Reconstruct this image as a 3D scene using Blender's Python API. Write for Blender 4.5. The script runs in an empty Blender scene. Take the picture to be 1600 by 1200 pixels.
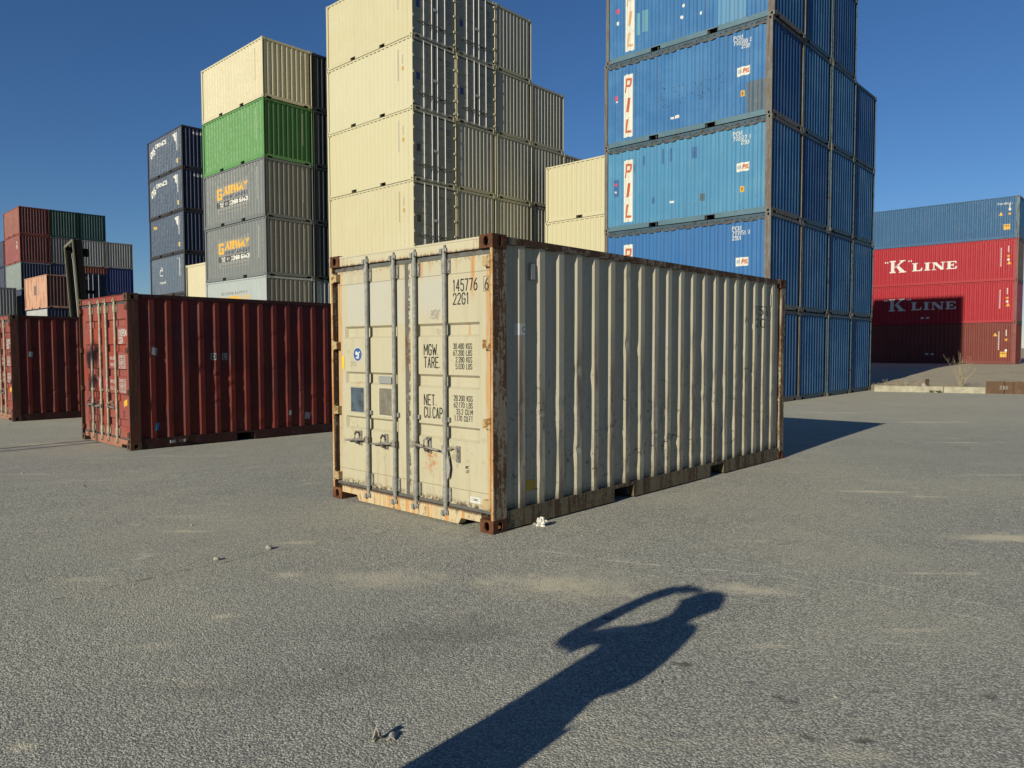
import bpy, bmesh, math, random
from math import sin, cos, pi, radians
from mathutils import Vector, Matrix
random.seed(7)
S = bpy.context.scene
COL = S.collection

# ------------------------------------------------------------------ camera
cd = bpy.data.cameras.new("camera"); cam = bpy.data.objects.new("camera", cd); COL.objects.link(cam)
cd.sensor_width = 36.0; cd.lens = 36.0 * 1159.6266 / 1600.0; cd.clip_end = 6000; cd.clip_start = 0.05
_p, _r = -0.04725, -0.00215
_f = Vector((0, cos(_p), sin(_p))); _rt = Vector((1, 0, 0)); _up = _rt.cross(_f)
_R = _rt * cos(_r) + _up * sin(_r); _U = -_rt * sin(_r) + _up * cos(_r)
M = Matrix((_R, _U, -_f)).transposed().to_4x4(); M.translation = Vector((0, 0, 1.6066))
cam.matrix_world = M
S.camera = cam
S.render.resolution_x, S.render.resolution_y = 1024, 768

# ------------------------------------------------------------------ light
SUN_AZ, SUN_EL = radians(37.6), radians(20.35)      # direction the light travels to, and its height
W = bpy.data.worlds.new("World"); S.world = W; W.use_nodes = True
nt = W.node_tree; nt.nodes.clear()
wo = nt.nodes.new("ShaderNodeOutputWorld"); bg = nt.nodes.new("ShaderNodeBackground"); sk = nt.nodes.new("ShaderNodeTexSky")
sk.sky_type = 'NISHITA'; sk.sun_disc = False; sk.sun_elevation = SUN_EL; sk.sun_rotation = SUN_AZ + pi
sk.altitude = 0; sk.air_density = 1.0; sk.dust_density = 0.0; sk.ozone_density = 6.0
bg.inputs[1].default_value = 0.050
hs_ = nt.nodes.new('ShaderNodeHueSaturation'); hs_.inputs['Hue'].default_value = 0.505; hs_.inputs['Saturation'].default_value = 1.08; hs_.inputs['Value'].default_value = 1.15
nt.links.new(sk.outputs[0], hs_.inputs['Color']); nt.links.new(hs_.outputs[0], bg.inputs[0]); nt.links.new(bg.outputs[0], wo.inputs[0])
sd = bpy.data.lights.new("sun", 'SUN'); sun = bpy.data.objects.new("sun", sd); COL.objects.link(sun)
sd.energy = 5.0; sd.angle = radians(0.5); sd.color = (1.0, 0.925, 0.74)
sdir = Vector((sin(SUN_AZ) * cos(SUN_EL), cos(SUN_AZ) * cos(SUN_EL), -sin(SUN_EL)))
sun.rotation_euler = sdir.to_track_quat('-Z', 'Y').to_euler(); sun.location = (-20, -25, 30)
S.view_settings.view_transform = 'Standard'; S.view_settings.look = 'None'
S.view_settings.exposure = 0.5; S.view_settings.gamma = 1.0

# ------------------------------------------------------------------ helpers
class MB:
    def __init__(s): s.v = []; s.f = []; s.sm = set()
    def add(s, vs, fs, smooth=False):
        n = len(s.v); s.v += [tuple(p) for p in vs]
        for f in fs:
            if smooth: s.sm.add(len(s.f))
            s.f.append(tuple(i + n for i in f))
        return s
    def box(s, x0, x1, y0, y1, z0, z1):
        if x0 > x1: x0, x1 = x1, x0
        if y0 > y1: y0, y1 = y1, y0
        return s.add([(x0,y0,z0),(x1,y0,z0),(x1,y1,z0),(x0,y1,z0),(x0,y0,z1),(x1,y0,z1),(x1,y1,z1),(x0,y1,z1)],
                     [(0,3,2,1),(4,5,6,7),(0,1,5,4),(1,2,6,5),(2,3,7,6),(3,0,4,7)])
    def quad(s, a, b, c, d): return s.add([a, b, c, d], [(0, 1, 2, 3)])
    def tube(s, pts, r, n=8, caps=True, smooth=True):
        pts = [Vector(p) for p in pts]; rings = []
        rr = r if isinstance(r, (list, tuple)) else [r] * len(pts)
        for i, p in enumerate(pts):
            t = (pts[min(i+1, len(pts)-1)] - pts[max(i-1, 0)]).normalized()
            a = t.cross(Vector((0, 0, 1)))
            if a.length < 1e-3: a = t.cross(Vector((1, 0, 0)))
            a.normalize(); b = t.cross(a)
            rings.append([p + (a * cos(2*pi*k/n) + b * sin(2*pi*k/n)) * rr[i] for k in range(n)])
        vs = [q for g in rings for q in g]; fs = []
        for i in range(len(pts)-1):
            for k in range(n): fs.append((i*n+k, i*n+(k+1) % n, (i+1)*n+(k+1) % n, (i+1)*n+k))
        s.add(vs, fs, smooth)
        if caps: s.add(rings[0], [tuple(range(n))]); s.add(rings[-1], [tuple(reversed(range(n)))])
        return s
    def prism(s, poly, axis, a0, a1):
        # poly in the two other axes (cyclic order), extruded from a0 to a1
        n = len(poly)
        def P(p, a):
            return {'x': (a, p[0], p[1]), 'y': (p[0], a, p[1]), 'z': (p[0], p[1], a)}[axis]
        vs = [P(p, a0) for p in poly] + [P(p, a1) for p in poly]
        fs = [tuple(range(n)), tuple(reversed(range(n, 2*n)))] + [(i, (i+1) % n, n+(i+1) % n, n+i) for i in range(n)]
        return s.add(vs, fs)
    def mesh(s, name):
        me = bpy.data.meshes.new(name); me.from_pydata(s.v, [], s.f)
        if s.sm:
            for i in s.sm: me.polygons[i].use_smooth = True
        bm = bmesh.new(); bm.from_mesh(me); bmesh.ops.recalc_face_normals(bm, faces=bm.faces); bm.to_mesh(me); bm.free()
        me.materials.append(None); return me

def place(name, me, mat, parent=None, loc=None):
    o = bpy.data.objects.new(name, me); COL.objects.link(o)
    if parent: o.parent = parent
    if loc: o.location = loc
    if mat and len(me.materials):
        o.material_slots[0].link = 'OBJECT'; o.material_slots[0].material = mat
    return o
def obj(name, mb, mat, parent=None, loc=None): return place(name, mb.mesh(name), mat, parent, loc)
def tag(o, label=None, cat=None, group=None, kind=None):
    if label: o['label'] = label
    if cat: o['category'] = cat
    if group: o['group'] = group
    if kind: o['kind'] = kind
    return o
def empty(name, loc, rz=0):
    o = bpy.data.objects.new(name, None); COL.objects.link(o); o.location = loc; o.rotation_euler = (0, 0, rz)
    o.empty_display_size = 0.3; return o

# ------------------------------------------------------------------ node helpers
class NT:
    def __init__(s, name):
        s.m = bpy.data.materials.new(name); s.m.use_nodes = True; s.t = s.m.node_tree; s.t.nodes.clear()
        s.out = s.t.nodes.new("ShaderNodeOutputMaterial"); s.b = s.t.nodes.new("ShaderNodeBsdfPrincipled")
        s.t.links.new(s.b.outputs[0], s.out.inputs[0])
    def n(s, typ, **kw):
        nd = s.t.nodes.new(typ)
        for k, v in kw.items(): setattr(nd, k, v)
        return nd
    def set(s, sock, v):
        if hasattr(v, 'is_linked') or isinstance(v, bpy.types.NodeSocket): s.t.links.new(v, sock)
        elif isinstance(v, (tuple, list)) and len(v) == 3 and sock.type == 'RGBA': sock.default_value = (*v, 1)
        else: sock.default_value = v
    def math(s, op, a, b=0.0, c=0.0, clamp=False):
        nd = s.n("ShaderNodeMath", operation=op); nd.use_clamp = clamp
        s.set(nd.inputs[0], a); s.set(nd.inputs[1], b)
        if op in ('MULTIPLY_ADD', 'SMOOTH_MIN', 'COMPARE'): s.set(nd.inputs[2], c)
        return nd.outputs[0]
    def mix(s, fac, a, b, mode='MIX'):
        nd = s.n("ShaderNodeMix", data_type='RGBA', blend_type=mode); nd.clamp_factor = True
        s.set(nd.inputs[0], fac); s.set(nd.inputs[6], a); s.set(nd.inputs[7], b); return nd.outputs[2]
    def ramp(s, v, a, b, lo=0.0, hi=1.0, smooth=True):
        nd = s.n("ShaderNodeMapRange"); nd.interpolation_type = 'SMOOTHSTEP' if smooth else 'LINEAR'
        s.set(nd.inputs[0], v); s.set(nd.inputs[1], a); s.set(nd.inputs[2], b); s.set(nd.inputs[3], lo); s.set(nd.inputs[4], hi)
        return nd.outputs[0]
    def vec(s, v, scale=(1, 1, 1), loc=(0, 0, 0)):
        nd = s.n("ShaderNodeMapping"); s.set(nd.inputs[0], v); nd.inputs[3].default_value = scale
        if isinstance(loc, tuple): nd.inputs[1].default_value = loc
        else: s.set(nd.inputs[1], loc)
        return nd.outputs[0]
    def noise(s, v, scale, detail=4, rough=0.55, dist=0.0):
        nd = s.n("ShaderNodeTexNoise"); s.set(nd.inputs['Vector'], v); nd.inputs['Scale'].default_value = scale
        nd.inputs['Detail'].default_value = detail; nd.inputs['Roughness'].default_value = rough; nd.inputs['Distortion'].default_value = dist
        return nd.outputs[0]
    def voro(s, v, scale, feature='F1', out=0, rnd=1.0):
        nd = s.n("ShaderNodeTexVoronoi", feature=feature); s.set(nd.inputs['Vector'], v); nd.inputs['Scale'].default_value = scale
        nd.inputs['Randomness'].default_value = rnd
        return nd.outputs[out]
    def bump(s, h, strength=0.3, dist=0.01, normal=None):
        nd = s.n("ShaderNodeBump"); nd.inputs['Strength'].default_value = strength; nd.inputs['Distance'].default_value = dist
        s.set(nd.inputs['Height'], h)
        if normal: s.set(nd.inputs['Normal'], normal)
        return nd.outputs[0]
    def objco(s, rnd=True):
        tc = s.n("ShaderNodeTexCoord").outputs['Object']
        sp = s.n("ShaderNodeSeparateXYZ"); s.set(sp.inputs[0], tc)
        if rnd:
            oi = s.n("ShaderNodeObjectInfo").outputs['Random']
            k = s.n("ShaderNodeCombineXYZ")
            for i, q in enumerate((37.0, 91.0, 53.0)): s.set(k.inputs[i], s.math('MULTIPLY', oi, q))
            ad = s.n("ShaderNodeVectorMath", operation='ADD'); s.set(ad.inputs[0], tc); s.set(ad.inputs[1], k.outputs[0])
            return ad.outputs[0], sp.outputs
        return tc, sp.outputs

KA = 0.62      # paint albedo scale for the chosen exposure
def kk(c): return tuple(x * KA for x in c)
RUST = (0.105, 0.042, 0.018); RUST_D = (0.030, 0.014, 0.009); RUST_O = (0.42, 0.17, 0.045)
MATS = {}
def paint(name, c, fade=0.18, fadec=None, streak=0.25, dirt=0.3, rust=0.12, chip=0.3, rough=0.5, oil=0.25, extra=None, dirtc=(0.07, 0.06, 0.05), spec=0.22):
    """weathered painted steel: sun fading, water streaks, grime, rust spots and scratches"""
    if name in MATS: return MATS[name]
    s = NT(name); co, xyz = s.objco(); c = kk(c); fadec = kk(fadec) if fadec else None
    fadec = fadec or tuple(min(0.8, x * 1.25 + 0.02) for x in c)
    n1 = s.noise(co, 0.9, 5, 0.6)
    col = s.mix(s.math('MULTIPLY', s.ramp(n1, 0.38, 0.72), min(1, fade * 3)), c, fadec)
    st = s.noise(s.vec(co, (7, 7, 0.35)), 1.6, 5, 0.6)
    col = s.mix(s.math('MULTIPLY', s.ramp(st, 0.48, 0.8), streak), col, dirtc)
    g = s.noise(co, 6, 6, 0.7)
    low = s.ramp(xyz[2], 0.9, 0.0)
    dm = s.math('MULTIPLY', s.ramp(g, 0.52, 0.8), s.math('MULTIPLY_ADD', low, 0.8, 0.35))
    col = s.mix(s.math('MULTIPLY', dm, dirt * 1.6), col, dirtc)
    # pale vertical rub marks
    vr = s.noise(s.vec(co, (16, 16, 1.1)), 2.0, 4, 0.7); col = s.mix(s.math('MULTIPLY', s.ramp(vr, 0.64, 0.70), chip * 0.45), col, tuple(min(0.6, 0.5 * x + 0.16) for x in c))
    # scuffs
    sc = s.noise(s.vec(co, (3, 3, 22)), 2.3, 3, 0.5)
    col = s.mix(s.math('MULTIPLY', s.ramp(sc, 0.66, 0.72), chip * 0.35), col, fadec)
    # rust spots with orange runs under them
    r1 = s.noise(co, 16, 6, 0.75); r0 = s.noise(co, 1.7, 3, 0.5)
    rm = s.math('MULTIPLY', s.ramp(r1, 0.66 - rust * 0.25, 0.72 - rust * 0.2), s.ramp(r0, 0.5, 0.62))
    ru = s.noise(s.vec(co, (22, 22, 0.9)), 1.0, 4, 0.6)
    runm = s.math('MULTIPLY', s.math('MULTIPLY', s.ramp(ru, 0.62, 0.8), s.ramp(r0, 0.42, 0.65)), min(1.0, rust * 1.7))
    col = s.mix(runm, col, tuple(0.5 * a + 0.5 * b for a, b in zip(RUST_O, c)))
    rc = s.mix(s.noise(co, 40, 3), RUST_D, RUST)
    col = s.mix(s.math('MULTIPLY', rm, min(1, rust * 5)), col, rc)
    # tiny dark nicks
    nk = s.voro(co, 9.0); col = s.mix(s.math('MULTIPLY', s.ramp(nk, 0.055, 0.035), chip), col, RUST_D)
    if extra: col = extra(s, col, xyz, co)
    s.set(s.b.inputs['Base Color'], col)
    s.set(s.b.inputs['Roughness'], s.ramp(g, 0.3, 0.8, rough - 0.08, rough + 0.2))
    s.b.inputs['Specular IOR Level'].default_value = spec
    h = s.math('ADD', s.math('MULTIPLY', s.noise(co, 2.2, 2, 0.4), oil * 10), s.math('MULTIPLY', rm, 0.4))
    h = s.math('ADD', h, s.math('MULTIPLY', s.noise(co, 60, 3, 0.6), 0.10))
    s.set(s.b.inputs['Normal'], s.bump(h, 0.35, 0.006))
    MATS[name] = s.m; return s.m

def rusty(name, c, amount=0.5, vert=True, dark=RUST_D, mid=RUST, hi=RUST_O, him=0.5, lip=None):
    """steel whose paint c survives only in places"""
    if name in MATS: return MATS[name]
    s = NT(name); co, xyz = s.objco(); c = kk(c); mid = kk(mid); hi = kk(hi)
    v = s.vec(co, (9, 9, 0.7)) if vert else co
    a = s.noise(v, 1.6 if vert else 7, 6, 0.65); b = s.noise(co, 24, 6, 0.75); k = s.noise(co, 3.1, 4, 0.6)
    rc = s.mix(s.ramp(b, 0.35, 0.65), dark, mid)
    rc = s.mix(s.math('MULTIPLY', s.ramp(k, 0.5, 0.7), him), rc, hi)
    m = s.ramp(s.math('ADD', s.math('MULTIPLY', a, 0.6), s.math('MULTIPLY', b, 0.4)), 0.62 - amount * 0.3, 0.66 - amount * 0.26)
    pc = s.mix(s.ramp(k, 0.35, 0.75), c, tuple(x * 0.7 for x in c))
    fin = s.mix(m, pc, rc)
    if lip:      # front lip beside the doors: paint worn through to bright rust
        lm_ = s.ramp(xyz[0], 0.012, 0.006); a2 = s.noise(s.vec(co, (9, 9, 1.6)), 2.0, 6, 0.7)
        lc = s.mix(s.ramp(a2, 0.38, 0.55), kk((0.60, 0.42, 0.22)), kk(lip)); lc = s.mix(s.ramp(b, 0.56, 0.64), lc, kk((0.16, 0.07, 0.03)))
        fin = s.mix(lm_, fin, lc)
    s.set(s.b.inputs['Base Color'], fin)
    s.set(s.b.inputs['Roughness'], s.ramp(m, 0, 1, 0.5, 0.85)); s.b.inputs['Specular IOR Level'].default_value = 0.25
    s.set(s.b.inputs['Normal'], s.bump(s.math('ADD', m, s.math('MULTIPLY', b, 0.8)), 0.35, 0.004))
    MATS[name] = s.m; return s.m

def plain(name, c, rough=0.6, var=0.25, metal=0.0, scale=12, bump=0.15, spec=0.4):
    if name in MATS: return MATS[name]
    s = NT(name); co, xyz = s.objco(); n = s.noise(co, scale, 5, 0.65); c = kk(c)
    s.set(s.b.inputs['Base Color'], s.mix(s.ramp(n, 0.3, 0.7), tuple(x * (1 - var) for x in c), tuple(min(1, x * (1 + var * 0.6)) for x in c)))
    s.b.inputs['Roughness'].default_value = rough; s.b.inputs['Metallic'].default_value = metal
    s.b.inputs['Specular IOR Level'].default_value = spec
    s.set(s.b.inputs['Normal'], s.bump(n, bump, 0.004)); MATS[name] = s.m; return s.m

def ink(name, c, wear=0.0):
    """lettering paint or film; wear lets chips flake away"""
    if name in MATS: return MATS[name]
    s = NT(name); co, xyz = s.objco(); n = s.noise(co, 5, 5, 0.7); c = kk(c)
    s.set(s.b.inputs['Base Color'], s.mix(s.ramp(n, 0.35, 0.75), c, tuple(x * 0.8 + 0.03 for x in c)))
    s.b.inputs['Roughness'].default_value = 0.5; s.b.inputs['Specular IOR Level'].default_value = 0.3
    if wear > 0:
        tr = s.n("ShaderNodeBsdfTransparent"); mx = s.n("ShaderNodeMixShader")
        w = s.ramp(s.noise(co, 11, 6, 0.75), 0.66 - wear * 0.2, 0.69 - wear * 0.2)
        s.t.links.new(w, mx.inputs[0]); s.t.links.new(s.b.outputs[0], mx.inputs[1]); s.t.links.new(tr.outputs[0], mx.inputs[2])
        s.t.links.new(mx.outputs[0], s.out.inputs[0])
    MATS[name] = s.m; return s.m

# ------------------------------------------------------------------ container geometry
CW = 2.438
SIDE_IN, SIDE_D = 0.012, 0.038
SLOPE, FLAT, PITCH, START = 0.046, 0.076, 0.2785, 0.305
def side_breaks(L):
    n = int(round((L - 0.47) / PITCH)); out = []
    for i in range(n):
        a = START + i * PITCH
        if L > 8: a += 0.02
        out.append((a, a + SLOPE, a + SLOPE + FLAT, a + 2 * SLOPE + FLAT))
    return out
def end_breaks(_=None):
    return [(0.205 + i * 0.2335, 0.205 + i * 0.2335 + 0.05, 0.205 + i * 0.2335 + 0.11, 0.205 + i * 0.2335 + 0.16) for i in range(9)]
def depth_at(x, br, d):
    """depth below the outer flats at x"""
    for a, b, c, e in br:
        if a <= x <= e:
            if x < b: return d * (1 - (x - a) / (b - a))
            if x <= c: return 0.0
            return d * (x - c) / (e - c)
    return d
def corr_sheet(br, x0, x1, z0, z1, d, dents=0.0, seed=0, rows=1):
    """corrugated sheet in x (along) and z, returns MB with y = depth (0 = outer flats, + inwards)"""
    xs = [x0]
    for a, b, c, e in br: xs += [a, b, c, e]
    xs += [x1]
    rnd = random.Random(seed); mb = MB(); rows = max(1, rows); zs = [z0 + (z1 - z0) * j / rows for j in range(rows + 1)]
    if dents: zs = [z + (rnd.uniform(-0.3, 0.3) * (z1 - z0) / rows if 0 < j < rows else 0) for j, z in enumerate(zs)]
    # dents: blobs pushing ribs inwards and sideways
    bl = []
    if dents:
        for i in range(len(br)):
            for _ in range(2):
                if rnd.random() < 0.45: bl.append((br[i][1] + rnd.uniform(-0.01, 0.08), z0 + (z1 - z0) * rnd.betavariate(1.3, 2.2), rnd.uniform(0.004, 0.013) * min(dents, 1.2), rnd.uniform(0.018, 0.05), rnd.uniform(-1, 1)))
                bl.append((br[i][1] + rnd.uniform(-0.01, 0.08), z0 + (z1 - z0) * rnd.betavariate(1.2, 2.4), rnd.uniform(0.004, 0.018) * dents * rnd.random(), rnd.uniform(0.03, 0.14), rnd.uniform(-1, 1)))
    vs = []
    for z in zs:
        for i, x in enumerate(xs):
            y = depth_at(x, br, d); dx = 0
            if dents:
                y += 0.0006 * dents * sin(z * 5 + i * 1.3 + seed)
                for bx, bz, am, rr, sg in bl:
                    q = ((x - bx) / 0.11) ** 2 + ((z - bz) / rr) ** 2
                    if q < 6:
                        w = math.exp(-q); y += am * w * (1.0 if depth_at(x, br, d) < d * 0.5 else 0.15); dx += sg * am * 0.7 * w
                if z in (z0, z1) or i in (0, len(xs) - 1): dx = 0
            vs.append((x + dx, y, z))
    n = len(xs); fs = []
    for j in range(rows):
        for i in range(n - 1): fs.append((j*n+i, j*n+i+1, (j+1)*n+i+1, (j+1)*n+i))
    mb.add(vs, fs); return mb
def remap(mb, f):
    mb.v = [f(*p) for p in mb.v]; return mb

MESH = {}
INFO = {}
def cached(key, fn):
    if key not in MESH: MESH[key] = fn().mesh(key[0])
    return MESH[key]

def casting_mb(sx, sy, top):
    """corner casting with elongated holes; body spans 0..a inwards; sx/sy = +1 if the container lies towards +x/+y"""
    ax, ay, az = 0.178, 0.162, 0.118; mb = MB(); t = 0.022
    def face(o, e1, e2, nrm, w, h, hw, hh):
        # rectangle with stadium hole, plus the hole's wall
        o, e1, e2, nrm = map(Vector, (o, e1, e2, nrm)); c = o + e1 * w / 2 + e2 * h / 2; N = 16
        hole = []; 
        for k in range(N):
            a = 2 * pi * (k + 0.5) / N; ca, sa = cos(a), sin(a)
            r = min(hw, hh); 
            x = ca * r; y = sa * r
            if hh > hw: y += (hh - hw) * (1 if sa > 0 else -1)
            else: x += (hw - hh) * (1 if ca > 0 else -1)
            hole.append((x, y))
        outer = []
        for x, y in hole:
            k = min((w/2) / max(abs(x), 1e-6), (h/2) / max(abs(y), 1e-6)); outer.append((x*k, y*k))
        # add corners
        vs = [c + e1*x + e2*y for x, y in hole] + [c + e1*x + e2*y for x, y in outer] + [c + e1*x + e2*y - nrm*t for x, y in hole]
        fs = []
        for k in range(N):
            k2 = (k+1) % N; fs.append((k, k2, N+k2, N+k)); fs.append((k, 2*N+k, 2*N+k2, k2))
        mb.add(vs, fs)
        for k in range(N):
            k2 = (k+1) % N; A, B = outer[k], outer[k2]
            if abs(abs(A[0]) - w/2) < 1e-6 and abs(abs(B[1]) - h/2) < 1e-6 and abs(abs(A[1]) - h/2) > 1e-6:
                C = (math.copysign(w/2, A[0]), math.copysign(h/2, B[1]))
            elif abs(abs(A[1]) - h/2) < 1e-6 and abs(abs(B[0]) - w/2) < 1e-6 and abs(abs(B[1]) - h/2) > 1e-6:
                C = (math.copysign(w/2, B[0]), math.copysign(h/2, A[1]))
            else: continue
            mb.add([c + e1*p[0] + e2*p[1] for p in (A, C, B)], [(0, 1, 2)])
    face((0,0,0), (0,1,0), (0,0,1), (-1,0,0), ay, az, 0.030, 0.042)
    face((0,0,0), (1,0,0), (0,0,1), (0,-1,0), ax, az, 0.030, 0.042)
    zz = az if top else 0
    face((0,0,zz), (1,0,0), (0,1,0), (0,0,1 if top else -1), ax, ay, 0.060, 0.032)
    mb.quad((ax,0,0),(ax,ay,0),(ax,ay,az),(ax,0,az)); mb.quad((0,ay,0),(ax,ay,0),(ax,ay,az),(0,ay,az))
    z2 = 0 if top else az; mb.quad((0,0,z2),(ax,0,z2),(ax,ay,z2),(0,ay,z2))
    remap(mb, lambda x, y, z: (x*sx, y*sy, z)); return mb
def casting_mesh(sx, sy, top): return cached(('corner_casting', sx, sy, top), lambda: casting_mb(sx, sy, top))

def door_mb(y0, y1, z0, z1, bands, depth=0.03, xf=0.045):
    """door leaf front at x = xf with recessed horizontal bands"""
    mb = MB(); sl = 0.022; cur = z0
    for za, zb in bands:
        mb.quad((xf,y0,cur),(xf,y1,cur),(xf,y1,za),(xf,y0,za)); a, b = y0 + 0.125, y1 - 0.125
        mb.quad((xf,y0,za),(xf,a,za),(xf,a,zb),(xf,y0,zb)); mb.quad((xf,b,za),(xf,y1,za),(xf,y1,zb),(xf,b,zb))
        xd = xf + depth
        I = [(xd,a+sl,za+sl),(xd,b-sl,za+sl),(xd,b-sl,zb-sl),(xd,a+sl,zb-sl)]; O = [(xf,a,za),(xf,b,za),(xf,b,zb),(xf,a,zb)]
        mb.add(O + I, [(4,5,6,7),(0,1,5,4),(1,2,6,5),(2,3,7,6),(3,0,4,7)]); cur = zb
    mb.quad((xf,y0,cur),(xf,y1,cur),(xf,y1,z1),(xf,y0,z1))
    xb = xf + 0.05
    mb.quad((xb,y0,z0),(xb,y1,z0),(xb,y1,z1),(xb,y0,z1))
    mb.quad((xf,y0,z0),(xb,y0,z0),(xb,y0,z1),(xf,y0,z1)); mb.quad((xf,y1,z0),(xb,y1,z0),(xb,y1,z1),(xf,y1,z1))
    mb.quad((xf,y0,z0),(xf,y1,z0),(xb,y1,z0),(xb,y0,z0)); mb.quad((xf,y0,z1),(xf,y1,z1),(xb,y1,z1),(xb,y0,z1))
    return mb

def rod_mb(y, H, fancy):
    mb = MB(); n = 10 if fancy else 6; x = 0.016; zt = H - 0.09
    mb.tube([(x, y, 0.10), (x, y, zt)], 0.0215, n)
    if fancy:
        for z0, z1 in ((0.20, 0.335), (H - 0.30, H - 0.165)):           # bearing sleeves and their plates
            mb.tube([(x, y, z0), (x, y, z1)], 0.030, n); mb.box(0.030, 0.043, y - 0.055, y + 0.03, z0 + 0.005, z1 - 0.005)
            for zz in (z0 + 0.025, z1 - 0.025): mb.tube([(0.02, y - 0.043, zz), (0.034, y - 0.043, zz)], 0.008, 6)
        mb.tube([(x, y, 0.935), (x, y, 0.985)], 0.027, n); mb.box(0.022, 0.043, y - 0.05, y + 0.05, 0.94, 0.98)
        for zz, s in ((0.105, -1), (zt, 1)):                            # cams and keepers
            mb.box(-0.002, 0.034, y - 0.045, y + 0.012, zz - 0.020, zz + 0.020)
            mb.box(-0.012, 0.030, y + 0.012, y + 0.040, zz - 0.034, zz + 0.014)
            mb.box(-0.006, 0.02, y - 0.03, y - 0.01, zz + 0.012, zz + 0.045)
            mb.tube([(-0.012, y - 0.02, zz - 0.01), (0.02, y - 0.02, zz - 0.01)], 0.012, 6)
    else:
        for zz in (0.105, zt): mb.box(-0.005, 0.034, y - 0.04, y + 0.03, zz - 0.025, zz + 0.02)
    return mb
def handle_mb(y, z, s, drop=0.0):
    """handle bar from the rod at y towards s (+1 = +y) with hub, catch and retainer"""
    mb = MB(); L = 0.36
    mb.box(-0.012, 0.022, y - 0.03, y + 0.03, z - 0.035, z + 0.03)
    mb.tube([(-0.012, y + s*0.02, z), (-0.018, y + s*0.12, z - 0.005), (-0.016, y + s*0.24, z - drop*0.6), (-0.006, y + s*L, z - drop)], [0.013, 0.015, 0.012, 0.010], 7)
    cy = y + s * 0.17
    mb.tube([(0.03, cy, z - 0.055), (-0.012, cy, z - 0.045), (-0.03, cy, z), (-0.026, cy, z + 0.05), (-0.002, cy + s*0.01, z + 0.072), (0.02, cy + s*0.025, z + 0.06)], 0.011, 7)
    mb.box(0.034, 0.043, cy - 0.03, cy + 0.03, z - 0.075, z + 0.08)
    return mb
def hinge_mb(y, s, z):
    mb = MB()
    mb.box(-0.006, 0.046, y - 0.006, y + s * 0.075, z - 0.040, z + 0.040)
    mb.tube([(0.004, y - s*0.002, z - 0.052), (0.004, y - s*0.002, z + 0.052)], 0.016, 8)
    return mb

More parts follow.
